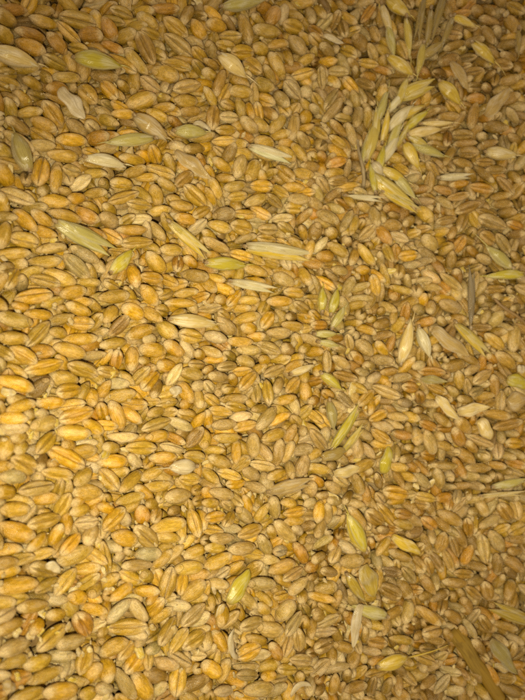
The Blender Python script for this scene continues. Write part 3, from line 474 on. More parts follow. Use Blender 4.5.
225,290,120,60,-35,a,B 345,120,90,60,15,m,B 345,175,70,55,10,m,B 465,60,100,60,85,a,B 125,115,110,60,-45,h,B 155,30,100,60,-75,h,B 345,300,110,60,-3,h,B 260,235,110,70,-50,h,B 390,215,100,55,80,a,B 270,145,90,55,-30,g,B 145,310,110,55,-35,h,B 165,380,120,55,-15,m,B 75,305,110,55,-85,h,B 370,460,140,60,-25,h,C 470,330,130,60,60,t,B 440,390,110,50,10,q,B 270,490,110,60,60,g,C 85,470,80,55,-25,g,B 165,500,100,55,-50,h,C 230,440,110,50,-35,t,C 245,70,80,70,0,t,E 190,210,80,50,-60,h,B 495,440,90,60,-10,a,C 350,245,100,35,-50,g,B 205,110,50,50,0,t,E 40,120,90,45,0,a,B 15,250,60,60,-20,g,B 20,500,70,50,10,a,B 290,330,80,60,-10,h,B 390,360,90,50,0,m,B 300,90,50,45,0,t,E 350,50,50,40,0,t,E 145,240,80,50,-10,h,B 320,390,80,50,20,p,B 260,360,80,50,-10,q,B 40,340,60,60,60,g,B 415,75,60,50,60,t,B 230,15,60,50,0,t,B 500,265,50,70,60,h,B 390,30,70,40,-30,h,B 180,155,35,35,0,p,E 215,175,50,35,0,p,E 125,185,80,40,0,a,B 20,75,60,40,0,g,B 320,515,60,40,60,g,B 440,120,40,60,60,t,B 370,505,90,30,0,m,B
T 315 400
220,230,140,85,-75,h,G 260,175,105,55,-25,h,B 255,330,115,65,22,t,B 145,405,105,65,-30,h,C 420,470,125,75,-10,g,C 35,200,150,65,-45,h,C 285,30,90,75,75,g,C 330,80,120,55,15,t,C 385,20,120,60,-10,h,B 345,185,110,60,-45,t,C 355,135,90,60,-10,q,B 415,270,90,70,70,h,C 30,410,90,60,-10,a,B 40,345,110,60,-5,t,B 480,300,70,55,0,m,B 435,340,90,50,-15,t,B 430,90,90,55,-10,h,B 455,180,90,50,-10,a,B 235,425,110,75,-60,m,B 340,410,90,50,-60,m,B 390,380,80,60,-60,h,B 445,400,80,50,-70,m,B 500,245,80,50,-10,t,B 350,495,90,50,-40,q,C 495,90,70,60,-20,t,B 120,25,100,60,-35,h,B 160,295,90,60,-30,h,B 20,80,100,55,-40,t,C 470,20,70,50,-10,q,B 490,150,60,50,-60,m,B 250,110,90,50,10,h,B 115,330,60,40,0,h,B 280,480,100,60,-80,a,B 120,440,100,60,-30,h,B 70,480,80,50,0,h,B 490,390,60,50,-20,t,B 495,440,50,50,0,h,B 10,450,30,90,85,h,B 130,80,60,50,60,h,B 290,255,60,60,-60,q,B 200,495,80,50,30,m,B 295,365,60,60,-60,m,B 130,510,100,30,0,h,B 490,480,50,50,0,q,B 510,340,40,50,-40,a,B 420,125,70,40,-10,h,B 10,140,60,40,-20,t,B
T 315 500
35,60,120,65,70,g,B 45,145,120,65,55,h,B 230,95,140,60,-55,m,B 455,75,90,55,-10,a,B 460,125,130,55,-12,t,B 315,90,120,80,-40,m,C 370,75,150,60,-45,t,C 445,285,110,65,-25,m,B 55,215,100,60,30,h,B 115,225,80,60,40,a,B 90,370,100,50,-15,m,C 75,450,90,70,20,t,G 330,405,120,60,80,t,B 335,310,80,60,80,q,B 305,225,70,50,-50,a,B 205,315,110,80,10,h,B 490,380,110,60,-45,h,B 365,155,80,50,-20,m,B 405,365,70,60,0,b,C 470,455,90,70,-60,m,G 400,470,110,80,-40,m,C 275,280,70,55,-80,m,B 45,300,90,60,20,m,B 125,280,100,65,50,h,B 150,180,60,50,20,a,B 90,75,100,40,-70,h,B 10,345,60,70,0,a,B 10,140,60,70,0,m,B 140,20,90,50,-30,h,B 60,505,130,40,-5,g,B 225,20,80,45,-20,h,B 305,20,80,40,-70,h,B 500,40,60,60,-40,m,B 160,460,90,50,-75,m,B 370,240,120,50,55,t,B 435,10,100,30,0,g,B 115,120,70,60,60,q,B 330,215,40,40,0,p,E 10,210,50,50,0,h,B 440,345,90,40,-75,t,C 95,165,60,30,-10,p,B 10,20,50,40,0,p,B 300,500,80,60,0,t,B 150,120,60,60,60,t,B 20,400,60,50,0,m,B
T 315 595
65,40,120,60,3,a,B 60,260,120,75,18,m,C 35,110,90,80,-30,m,B 45,375,130,70,65,q,C 265,210,90,60,-75,m,B 220,200,110,50,70,a,B 480,90,130,70,65,h,B 410,100,110,50,30,m,B 450,235,120,50,-10,t,B 490,180,80,60,-20,a,C 320,165,60,60,0,t,E 305,295,80,60,20,q,E 120,460,120,65,88,m,B 130,375,120,55,15,q,B 110,310,90,60,60,m,B 215,330,120,80,60,m,B 330,400,130,60,20,m,C 225,475,110,60,20,m,B 190,420,90,55,-75,m,B 75,195,100,50,10,q,B 135,220,110,60,-60,m,B 55,430,60,45,0,a,B 85,140,110,50,15,q,B 380,160,100,50,70,m,B 310,470,110,45,85,m,C 470,340,90,60,-30,m,B 440,380,110,50,-50,m,B 490,430,80,50,-40,m,C 90,90,130,50,-30,t,C 410,30,90,60,-10,m,B 15,180,50,70,60,m,B 390,480,90,45,80,m,B 15,470,50,70,60,q,B 165,490,80,50,-80,m,B 270,145,60,60,-40,m,B 250,410,90,50,60,t,B 60,490,80,60,10,m,B 210,385,50,40,60,q,B 175,280,100,50,-20,m,B 450,470,100,40,70,m,B 140,40,110,30,80,m,B 20,310,60,50,0,m,B 310,40,60,50,30,m,B 245,265,60,40,80,q,B
T 420 0
355,90,110,60,-15,m,B 445,210,100,55,5,m,G 210,58,110,45,5,a,B 300,40,80,65,10,m,B 470,110,110,80,-50,m,B 350,160,110,60,-60,m,B 180,215,120,55,20,m,B 420,310,110,65,-15,m,C 455,390,100,60,5,m,B 240,390,60,60,0,t,E 285,425,100,60,10,m,C 290,480,110,60,5,a,B 155,285,90,60,10,m,B 30,350,90,60,-30,a,B 280,190,110,50,10,m,B 400,140,60,60,0,q,E 360,360,60,50,0,m,E 360,30,70,50,-60,m,B 150,35,80,60,-80,m,B 275,340,110,50,0,m,C 385,250,80,50,-20,m,B 350,420,60,50,0,m,B 170,155,110,60,-15,m,B 200,310,100,40,80,m,B 110,350,80,60,0,b,B 490,20,100,60,-30,t,C 15,245,50,50,0,a,B 505,400,60,40,0,t,B 255,265,70,50,-10,q,B 20,270,60,40,40,a,B 460,260,90,50,-10,m,B 100,190,80,60,70,m,B 390,370,90,50,80,m,C 505,310,40,60,60,m,B 160,185,60,45,-10,m,G 310,370,70,50,60,t,B 470,470,90,60,20,m,B 260,100,70,40,-30,m,B
T 420 100
95,220,120,55,-5,m,C 345,215,100,55,15,m,B 385,125,135,65,-15,m,B 150,75,110,55,-10,m,B 315,435,125,55,-8,a,C 275,70,130,65,85,m,B 220,165,100,60,-10,m,C 325,175,80,60,-10,q,E 225,310,110,55,-15,m,B 250,250,110,70,-20,m,B 155,270,120,50,60,m,B 60,400,90,60,80,m,B 130,440,110,50,-10,a,B 330,360,130,45,-45,m,B 440,420,120,50,-40,m,C 60,100,80,40,0,q,B 150,180,90,40,75,a,B 235,205,120,40,0,m,B 80,340,110,50,-50,m,B 210,410,110,45,10,a,B 40,490,80,50,-20,q,B 470,250,100,40,-80,t,C 440,210,90,70,-60,q,C 140,500,100,50,-40,h,B 490,180,60,40,-20,m,B 200,90,120,40,50,m,B 50,50,130,40,20,m,B 20,430,50,40,0,a,B 120,120,90,40,10,m,B 390,340,110,40,10,m,B 20,320,60,60,0,t,B 340,300,100,40,0,m,C 270,360,80,50,-50,m,B 480,60,90,50,-40,q,B 420,470,90,40,10,m,B 500,250,40,90,80,m,B 210,470,110,40,10,m,B 490,370,80,40,-60,m,B 100,30,110,40,0,m,B 500,440,50,70,60,m,B 370,395,80,40,-60,t,B 330,30,90,50,30,t,B
T 420 200
370,105,170,85,-25,h,C 425,215,125,60,-50,h,C 60,205,110,75,-40,h,B 148,232,80,80,0,t,E 210,215,90,65,65,a,B 450,55,80,65,-5,m,E 250,30,130,60,20,m,C 350,185,90,90,-30,m,C 275,155,70,60,-20,h,E 150,25,110,60,-30,a,B 145,95,100,50,10,m,B 70,375,110,60,-40,h,B 490,120,90,50,-15,a,B 75,430,100,50,-25,h,B 285,410,120,60,80,h,C 205,380,80,60,-70,a,B 30,300,80,50,10,q,B 40,60,110,90,-50,t,B 145,495,130,60,-10,g,B 325,495,70,60,20,h,E 180,290,80,60,-60,m,B 250,300,60,50,0,m,E 285,250,70,50,-20,a,G 340,290,80,60,-20,q,B 495,280,60,60,-30,m,B 120,150,60,60,0,t,E 180,150,70,60,60,m,B 45,160,80,60,0,t,B 395,440,90,50,0,m,C 480,445,60,50,0,h,B 210,310,50,50,0,m,E 110,320,110,50,-60,a,B 290,335,50,50,0,q,E 500,85,60,40,20,t,B 335,345,40,40,0,q,E 60,260,90,50,-40,h,B 40,395,40,30,0,p,E 180,400,140,50,-40,h,B 350,60,120,40,-20,m,B 30,130,60,50,0,m,B 420,480,70,50,0,h,B 500,165,50,50,0,b,B 330,440,60,60,80,h,B 40,490,60,60,-60,g,B 15,440,40,80,80,h,B 430,10,90,30,-10,m,B
T 420 300
165,25,130,70,-20,h,B 390,95,110,70,60,h,B 345,80,90,60,50,h,B 70,360,130,55,0,a,B 210,400,110,65,-75,t,B 325,385,120,60,30,h,C 180,325,110,75,-30,m,B 390,205,130,65,-35,t,C 485,190,140,90,80,h,B 445,300,120,70,-30,m,B 280,345,110,50,25,q,B 45,105,90,60,15,a,B 130,100,80,50,-20,h,B 320,20,80,60,60,h,B 470,65,90,50,-20,a,B 260,290,120,50,-30,m,B 430,30,100,60,10,m,B 100,445,110,50,-30,m,B 100,275,60,50,0,h,E 385,290,80,50,-15,a,B 20,490,50,60,-60,a,B 395,430,120,60,-75,m,B 155,300,60,50,0,h,E 95,135,60,40,20,q,B 260,440,90,40,-60,h,B 80,30,70,60,60,h,B 20,40,60,60,0,h,B 15,325,60,30,0,p,B 190,460,80,50,-30,h,B 340,480,110,40,0,m,B 445,130,60,50,-20,h,B 310,460,90,40,0,q,B 210,90,60,60,0,m,B 150,375,50,50,0,h,E 410,155,60,40,0,m,E 320,200,60,50,0,m,E 500,275,70,50,-40,h,B 255,500,100,30,0,t,B 440,390,70,40,-50,m,B 505,35,50,50,0,q,B 340,130,70,40,-10,m,B 120,240,70,50,-10,h,B
T 420 400
228,130,110,70,-50,m,B 205,190,120,70,-50,a,B 210,345,115,55,-60,a,B 105,185,80,60,-10,h,E 60,215,140,75,-65,h,B 330,285,65,65,0,h,E 315,210,130,50,-20,h,C 455,125,150,60,15,m,C 400,75,130,55,-10,m,B 490,220,100,60,-5,g,C 110,400,110,65,-75,h,B 305,345,120,55,0,m,B 135,335,130,45,3,m,B 210,490,80,50,65,q,B 240,285,110,70,-30,m,B 55,130,110,50,-25,a,C 485,360,100,40,-15,h,C 500,325,60,50,-10,a,B 30,410,90,60,-45,h,B 130,105,90,60,-40,m,B 330,400,80,55,0,h,E 220,435,110,50,10,m,B 400,335,80,50,-10,m,B 375,380,50,40,0,m,E 280,240,80,60,-40,m,B 185,265,50,50,0,h,E 140,235,80,50,-20,m,B 425,190,50,60,60,q,E 410,250,110,70,80,q,C 270,390,60,60,0,h,B 20,250,50,50,0,q,B 370,20,80,50,20,m,B 70,25,50,40,0,q,E 30,345,80,50,-50,a,B 165,385,40,55,80,p,E 475,170,40,40,0,q,E 460,285,60,40,-20,h,B 290,510,90,40,10,h,B 370,500,80,50,50,h,B 505,275,50,40,-20,h,B 160,440,50,50,0,q,E 30,100,100,30,-20,m,B 50,495,110,40,-10,t,C 470,500,70,50,0,h,B 270,480,60,50,60,m,B 300,440,60,40,0,q,B 145,500,90,40,0,a,B 20,60,50,40,-20,m,B 15,190,40,70,80,h,B 440,360,60,40,0,m,E
T 420 500
250,285,125,70,75,a,B 330,250,140,70,-85,h,C 395,215,140,85,-55,q,B 255,145,110,60,-80,a,C 165,95,130,70,-30,m,B 60,120,110,65,-35,a,C 400,330,110,60,-85,m,B 475,325,130,80,-45,m,B 380,25,120,60,35,h,B 465,465,110,80,80,m,B 125,220,110,75,70,m,C 60,425,110,60,-45,m,B 355,465,100,70,-60,m,C 50,225,100,60,-75,m,B 495,155,100,75,15,t,C 195,420,120,60,-10,m,B 215,190,120,60,-60,m,B 100,315,110,60,-55,m,B 445,65,100,80,-30,m,C 160,310,120,50,-70,m,C 365,120,130,60,30,q,B 70,340,110,45,-65,m,C 500,210,90,50,5,m,B 300,410,110,60,30,m,B 240,380,110,40,-5,m,C 495,270,80,50,-10,m,B 15,255,60,60,70,m,B 130,130,110,45,-40,m,B 210,30,90,60,70,q,C 300,25,90,50,20,m,B 290,70,80,40,0,h,B 125,490,90,50,20,m,G 195,240,110,40,-75,m,B 500,60,60,80,80,h,B 20,330,50,80,-70,m,B 430,160,70,50,40,t,C 350,385,50,40,0,q,B 70,40,110,40,-70,m,B 420,425,90,50,70,m,B 60,490,90,50,0,m,B 480,380,80,40,-40,b,B 180,165,60,50,-30,q,E 240,495,90,60,-50,m,G 145,30,90,50,0,a,B 310,345,80,40,-10,m,B 300,130,100,30,80,t,B 30,30,70,60,0,m,B 90,190,60,40,60,q,B 300,480,110,40,-40,m,C 110,420,70,50,60,q,B
T 420 595
60,110,130,60,-35,m,B 50,35,90,80,20,m,G 240,60,110,80,-65,m,B 180,115,100,60,-30,m,B 140,20,90,45,0,m,B 470,30,100,70,60,m,B 345,150,110,55,-50,m,B 285,120,100,50,60,q,B 270,180,90,40,-70,q,B 310,270,130,65,-50,m,B 385,410,110,45,-65,a,B 475,285,100,70,80,m,C 80,195,110,70,10,m,C 60,450,110,55,30,m,B 130,460,120,45,55,q,C 40,330,110,60,-20,m,C 220,440,90,60,-30,m,B 60,285,110,60,-10,m,C 480,495,130,60,-20,m,B 500,365,90,50,10,a,B 455,430,80,60,0,m,C 240,200,80,60,-60,m,B 370,20,50,50,0,q,B 170,210,80,60,-50,m,B 95,370,80,50,50,q,B 20,220,50,40,0,m,B 450,170,120,40,-15,m,B 425,240,50,50,0,q,E 500,240,60,50,-30,q,B 130,330,60,40,60,q,B 100,240,90,40,-20,m,B 180,400,40,40,0,p,E 40,375,25,25,0,p,E 160,170,40,40,0,q,E 240,410,60,40,-50,m,B 200,500,80,60,40,q,B 15,390,50,70,60,m,B 210,70,50,50,0,q,E 370,160,80,40,-40,m,B 150,270,80,50,-20,m,B 120,130,90,40,-40,m,B 500,60,50,60,60,m,B 290,490,60,50,50,q,B 15,490,50,60,0,m,B
"""
# ------------------------------------------------------------------ scene units: 1 = 1 cm
F_PX = 700.0          # focal length in pixels of the 525 x 700 photograph
LIFT = 24.0           # camera height above the floor
SC = bpy.context.scene
COL = bpy.data.collections.new('heap'); SC.collection.children.link(COL)
PI = math.pi

# ------------------------------------------------------------------ the slope of the heap
def size_px(u, v):
    t = np.clip(u / 525., -.5, 1.4)
    return 35 - 19 * t + 8.5 * t * t + 7 * np.clip(1 - t, 0, 1.3) * (np.clip(v, -200, 900) / 700 - .5)
def depth(u, v):
    return F_PX * .65 / size_px(u, v) + .10 * np.sin(u / 61 + 1) * np.sin(v / 83 + .5) + .07 * np.sin(u / 37 - v / 49)
def heap(u, v, d=None):
    u = np.asarray(u, float); v = np.asarray(v, float)
    d = depth(u, v) if d is None else d
    return np.stack([(u - 262.5) / F_PX * d, -(v - 350) / F_PX * d, LIFT - d], -1)
def heap_normal(u, v):
    u = np.asarray(u, float); v = np.asarray(v, float)
    e = 8.
    n = np.cross(heap(u + e, v) - heap(u - e, v), heap(u, v - e) - heap(u, v + e))
    return n / np.linalg.norm(n, axis=-1, keepdims=True)

# ------------------------------------------------------------------ helpers
def mesh_obj(name, V, Q, mat, parent=None, tone=None, gpos=None, tris=None):
    V = np.ascontiguousarray(V, dtype=np.float32).reshape(-1, 3)
    Q = np.ascontiguousarray(Q, dtype=np.int32).reshape(-1, 4)
    me = bpy.data.meshes.new(name)
    me.vertices.add(len(V)); me.vertices.foreach_set('co', V.ravel())
    me.loops.add(Q.size); me.loops.foreach_set('vertex_index', Q.ravel())
    me.polygons.add(len(Q)); me.polygons.foreach_set('loop_start', np.arange(0, Q.size, 4, dtype=np.int32))
    me.polygons.foreach_set('use_smooth', np.ones(len(Q), dtype=bool))
    me.update(calc_edges=True)
    if tone is not None:
        a = me.attributes.new('tone', 'FLOAT_COLOR', 'POINT'); a.data.foreach_set('color', np.ascontiguousarray(tone, dtype=np.float32).ravel())
    if gpos is not None:
        a = me.attributes.new('gpos', 'FLOAT_VECTOR', 'POINT'); a.data.foreach_set('vector', np.ascontiguousarray(gpos, dtype=np.float32).ravel())
    me.materials.append(mat)
    o = bpy.data.objects.new(name, me); COL.objects.link(o)
    if parent is not None: o.parent = parent
    return o
def grid_quads(nu, nv, closed):
    i = np.arange(nu - 1)[:, None]; j = np.arange(nv if closed else nv - 1)[None, :]
    jn = (j + 1) % nv
    return np.stack([i * nv + j + 0 * i, i * nv + jn, (i + 1) * nv + jn, (i + 1) * nv + j], -1).reshape(-1, 4)
def tag(o, label, cat, group=None):
    o['label'] = label; o['category'] = cat
    if group: o['group'] = group
    return o

# ------------------------------------------------------------------ materials
class NT:
    def __init__(s, name):
        s.m = bpy.data.materials.new(name); s.m.use_nodes = True
        s.t = s.m.node_tree; s.t.nodes.clear()
    def n(s, typ, **kw):
        x = s.t.nodes.new(typ)
        for k, v in kw.items():
            if k == 'ins':
                for a, b in v.items():
                    if isinstance(b, bpy.types.NodeSocket): s.t.links.new(b, x.inputs[a])
                    else: x.inputs[a].default_value = b
            else: setattr(x, k, v)
        return x
    def math(s, op, a, b=0.0, c=0.0):
        return s.n('ShaderNodeMath', operation=op, ins={0: a, 1: b, 2: c}).outputs[0]
    def mix(s, f, a, b, bt='MIX'):
        x = s.n('ShaderNodeMix', data_type='RGBA', blend_type=bt)
        for k, v in ((0, f), (6, a), (7, b)):
            if isinstance(v, bpy.types.NodeSocket): s.t.links.new(v, x.inputs[k])
            else: x.inputs[k].default_value = v
        return x.outputs[2]
    def ramp(s, f, lo, hi, a=0., b=1.):
        return s.n('ShaderNodeMapRange', interpolation_type='SMOOTHSTEP', ins={0: f, 1: lo, 2: hi, 3: a, 4: b}).outputs[0]

def grain_material():
    k = NT('wheat_bran')
    g = k.n('ShaderNodeAttribute', attribute_name='gpos'); t = k.n('ShaderNodeAttribute', attribute_name='tone')
    seed = k.math('MULTIPLY', t.outputs['Alpha'], 97.0)
    sep = k.n('ShaderNodeSeparateXYZ', ins={0: g.outputs['Vector']})
    s, y, z = sep.outputs
    def noise(sx, sy, sz, detail, rough, off=0.0):
        v = k.n('ShaderNodeVectorMath', operation='MULTIPLY', ins={0: g.outputs['Vector'], 1: (sx, sy, sz)}).outputs[0]
        return k.n('ShaderNodeTexNoise', noise_dimensions='4D', ins={'Vector': v, 'W': k.math('ADD', seed, off), 'Scale': 1.0, 'Detail': detail, 'Roughness': rough}).outputs[0]
    blotch = noise(1.1, 1.3, 1.3, 2.0, .5)
    mottle = noise(4.0, 5.5, 5.5, 3.0, .6, 3.0)
    streak = noise(2.2, 17, 17, 2.0, .55, 5.0)
    fine = noise(13, 24, 24, 2.0, .6, 7.0)
    c = t.outputs['Color']
    chalk = k.n('ShaderNodeHueSaturation', ins={'Hue': .5, 'Saturation': .80, 'Value': 1.24, 'Fac': 1.0, 'Color': c}).outputs[0]
    deep = k.n('ShaderNodeHueSaturation', ins={'Hue': .498, 'Saturation': 1.12, 'Value': .66, 'Fac': 1.0, 'Color': c}).outputs[0]
    c1 = k.mix(k.ramp(blotch, .44, .66, 0, .85), c, chalk)
    c1 = k.mix(k.ramp(blotch, .48, .28, 0, .60), c1, deep)
    # papery bran at both ends
    endb = k.ramp(k.math('ADD', s, k.math('MULTIPLY', mottle, .7)), 0.80, 1.22, 0, .90)
    c1 = k.mix(endb, c1, (.66, .50, .25, 1))
    endg = k.ramp(k.math('SUBTRACT', k.math('MULTIPLY', mottle, .6), s), 0.84, 1.25, 0, .80)
    c1 = k.mix(endg, c1, (.58, .41, .18, 1))
    # outline of the germ on the rounded side
    gx = k.math('DIVIDE', k.math('ADD', s, .78), .20); gy = k.math('DIVIDE', y, .50)
    rho = k.math('SQRT', k.math('ADD', k.math('MULTIPLY', gx, gx), k.math('MULTIPLY', gy, gy)))
    ring = k.math('MULTIPLY', k.ramp(k.math('ABSOLUTE', k.math('SUBTRACT', rho, 1.0)), .24, .0, 0, 1), k.math('MULTIPLY', k.ramp(z, .0, .25, 0, 1), k.ramp(k.math('FRACT', k.math('MULTIPLY', seed, 7.3)), .35, 1.0, 0, 1)))
    c1 = k.mix(k.math('MULTIPLY', ring, .30), c1, deep)
    # thin dark seam in the crease
    seam = k.math('MULTIPLY', k.ramp(k.math('ABSOLUTE', k.math('ADD', y, k.math('MULTIPLY', k.math('SUBTRACT', mottle, .5), .10))), .10, .0, 0, 1), k.ramp(z, -.15, -.4, 0, 1))
    c1 = k.mix(k.math('MULTIPLY', seam, .80), c1, (.14, .070, .014, 1))
    v = k.math('MULTIPLY', k.ramp(streak, .28, .72, .80, 1.16), k.ramp(mottle, .28, .72, .82, 1.14))
    vv = k.n('ShaderNodeCombineColor', ins={0: v, 1: v, 2: v}).outputs[0]
    c1 = k.mix(1.0, c1, vv, 'MULTIPLY')
    speck = k.ramp(fine, .64, .76, 0, .6)
    c1 = k.mix(speck, c1, (.62, .47, .22, 1))
    hgt = k.math('ADD', k.math('MULTIPLY', streak, .55), k.math('ADD', k.math('MULTIPLY', fine, .30), k.math('MULTIPLY', mottle, .75)))
    hgt = k.math('SUBTRACT', hgt, k.math('MULTIPLY', ring, .7))
    bump = k.n('ShaderNodeBump', ins={'Strength': .85, 'Distance': .026, 'Height': hgt}).outputs[0]
    rough = k.ramp(mottle, .3, .7, .18, .38)
    p = k.n('ShaderNodeBsdfPrincipled', ins={'Base Color': c1, 'Roughness': rough, 'Specular IOR Level': .56, 'Normal': bump,
        'Subsurface Weight': .35, 'Subsurface Radius': (.08, .055, .018), 'Subsurface Scale': .5})
    k.n('ShaderNodeOutputMaterial', ins={0: p.outputs[0]})
    return k.m

def husk_material():
    k = NT('dry_husk')
    g = k.n('ShaderNodeAttribute', attribute_name='gpos'); t = k.n('ShaderNodeAttribute', attribute_name='tone')
    sep = k.n('ShaderNodeSeparateXYZ', ins={0: g.outputs['Vector']}); s, q, w = sep.outputs   # along 0..1, across -1..1, seed
    def noise(sx, sy, detail, off):
        v = k.n('ShaderNodeCombineXYZ', ins={0: k.math('MULTIPLY', s, sx), 1: k.math('MULTIPLY', q, sy), 2: k.math('ADD', w, off)}).outputs[0]
        return k.n('ShaderNodeTexNoise', ins={'Vector': v, 'Scale': 1.0, 'Detail': detail, 'Roughness': .55}).outputs[0]
    fib = noise(2.5, 20, 3.0, 0.); blo = noise(3.0, 2.0, 2.0, 9.); fine = noise(30, 40, 2.0, 4.)
    c = t.outputs['Color']
    pale = k.n('ShaderNodeHueSaturation', ins={'Hue': .5, 'Saturation': .55, 'Value': 1.18, 'Fac': 1.0, 'Color': c}).outputs[0]
    deep = k.n('ShaderNodeHueSaturation', ins={'Hue': .49, 'Saturation': 1.15, 'Value': .68, 'Fac': 1.0, 'Color': c}).outputs[0]
    c1 = k.mix(k.ramp(blo, .42, .68, 0, .8), c, pale)
    c1 = k.mix(k.ramp(fib, .54, .34, 0, .75), c1, deep)
    c1 = k.mix(k.ramp(k.math('ABSOLUTE', q), .60, 1.0, 0, .80), c1, pale)
    c1 = k.mix(k.ramp(s, .16, .0, 0, .6), c1, (.40, .27, .10, 1))
    spots = k.ramp(noise(9, 7, 2.0, 20.), .66, .74, 0, .5)
    c1 = k.mix(spots, c1, (.33, .22, .10, 1))
    hgt = k.math('ADD', fib, k.math('MULTIPLY', fine, .2))
    bump = k.n('ShaderNodeBump', ins={'Strength': .5, 'Distance': .016, 'Height': hgt}).outputs[0]
    p = k.n('ShaderNodeBsdfPrincipled', ins={'Base Color': c1, 'Roughness': k.ramp(blo, .3, .7, .12, .30), 'Specular IOR Level': .65, 'Normal': bump})
    tr = k.n('ShaderNodeBsdfTranslucent', ins={'Color': c1, 'Normal': bump})
    m1 = k.n('ShaderNodeMixShader', ins={0: .24, 1: p.outputs[0], 2: tr.outputs[0]})
    cl = k.n('ShaderNodeBsdfTransparent')
    clear = k.math('ADD', t.outputs['Alpha'], k.ramp(k.math('ABSOLUTE', q), .70, 1.0, 0, .40))
    m2 = k.n('ShaderNodeMixShader', ins={0: clear, 1: m1.outputs[0], 2: cl.outputs[0]})
    k.n('ShaderNodeOutputMaterial', ins={0: m2.outputs[0]})
    return k.m

def straw_material():
    k = NT('straw')
    g = k.n('ShaderNodeAttribute', attribute_name='gpos'); t = k.n('ShaderNodeAttribute', attribute_name='tone')
    v = k.n('ShaderNodeVectorMath', operation='MULTIPLY', ins={0: g.outputs['Vector'], 1: (3., 14., 1.)}).outputs[0]
    v2 = k.n('ShaderNodeVectorMath', operation='MULTIPLY', ins={0: g.outputs['Vector'], 1: (5., 2., 1.)}).outputs[0]
    fib = k.n('ShaderNodeTexNoise', ins={'Vector': v, 'Scale': 1.0, 'Detail': 4.0}).outputs[0]
    blo = k.n('ShaderNodeTexNoise', ins={'Vector': v2, 'Scale': 1.0, 'Detail': 3.0}).outputs[0]
    c = t.outputs['Color']
    deep = k.n('ShaderNodeHueSaturation', ins={'Hue': .49, 'Saturation': 1.05, 'Value': .5, 'Fac': 1.0, 'Color': c}).outputs[0]
    c1 = k.mix(k.ramp(fib, .55, .3, 0, .7), c, deep); c1 = k.mix(k.ramp(blo, .52, .68, 0, .6), c1, deep)
    bump = k.n('ShaderNodeBump', ins={'Strength': .5, 'Distance': .015, 'Height': fib}).outputs[0]
    p = k.n('ShaderNodeBsdfPrincipled', ins={'Base Color': c1, 'Roughness': .45, 'Specular IOR Level': .4, 'Normal': bump})
    k.n('ShaderNodeOutputMaterial', ins={0: p.outputs[0]})
    return k.m

def bed_material():
    k = NT('grain_bed')
    co = k.n('ShaderNodeTexCoord').outputs['Object']
    vo = k.n('ShaderNodeTexVoronoi', ins={'Vector': co, 'Scale': 2.6, 'Randomness': 1.0})
    c = k.mix(k.ramp(vo.outputs['Distance'], .0, .6), (.42, .26, .08, 1), (.20, .115, .03, 1))
    bump = k.n('ShaderNodeBump', ins={'Strength': 1.0, 'Distance': .15, 'Height': k.math('MULTIPLY', vo.outputs['Distance'], -1.0)}).outputs[0]
    p = k.n('ShaderNodeBsdfPrincipled', ins={'Base Color': c, 'Roughness': .7, 'Normal': bump})
    k.n('ShaderNodeOutputMaterial', ins={0: p.outputs[0]})
    return k.m

BRAN, HUSK, STRAW, BED = grain_material(), husk_material(), straw_material(), bed_material()

# ------------------------------------------------------------------ the grains: where they lie, settled against each other
# each row: middle x, y, length, width, lean (all in fifths of a photograph pixel, from the corner of its block), colour, side shown
def read_grains():
    out = []; ox = oy = 0
    for line in GRAIN_ROWS.strip().split('\n'):
        if line.startswith('T '):
            ox, oy = map(int, line.split()[1:]); continue
        items = line.split(' ')
        for k, it in enumerate(items):
            a = it.split(','); x, y, l, w, ang = map(float, a[:5])
            g = (ox + x / 5, oy + y / 5, l / 5, w / 5, ang, 'agthmpqb'.index(a[5]), 'BCGE'.index(a[6]), k / len(items))
            if all((g[0] - b[0]) ** 2 + (g[1] - b[1]) ** 2 > 36 for b in out): out.append(g)
    return out
def project(p):
    d = LIFT - p[:, 2]; return p[:, 0] / d * F_PX + 262.5, 350 - p[:, 1] / d * F_PX, d
def above_heap(p):
    u, v, d = project(p); n = heap_normal(u, v)
    return (depth(u, v) - d) * np.abs(n[:, 2]), n
def near_pairs(X, cell):
    K = np.floor((X - X.min(0)) / cell).astype(np.int64) + 1; dims = K.max(0) + 3
    key = (K[:, 0] * dims[1] + K[:, 1]) * dims[2] + K[:, 2]; o = np.argsort(key, kind='stable'); ks = key[o]
    I = []; J = []
    for dx in (-1, 0, 1):
        for dy in (-1, 0, 1):
            for dz in (-1, 0, 1):
                nk = ks + (dx * dims[1] + dy) * dims[2] + dz
                lo = np.searchsorted(ks, nk, 'left'); cnt = np.searchsorted(ks, nk, 'right') - lo
                i = np.repeat(np.arange(len(ks)), cnt); st = np.repeat(lo - np.r_[0, np.cumsum(cnt)[:-1]], cnt); j = np.arange(cnt.sum()) + st
                m = o[i] < o[j]; I.append(o[i][m]); J.append(o[j][m])
    return np.concatenate(I), np.concatenate(J)
def along(u, v, th, e=4.):
    t = heap(u + e * np.cos(th), v - e * np.sin(th)) - heap(u - e * np.cos(th), v + e * np.sin(th))
    l = np.linalg.norm(t, axis=-1, keepdims=True)
    return t / l, 2 * e / l[..., 0]
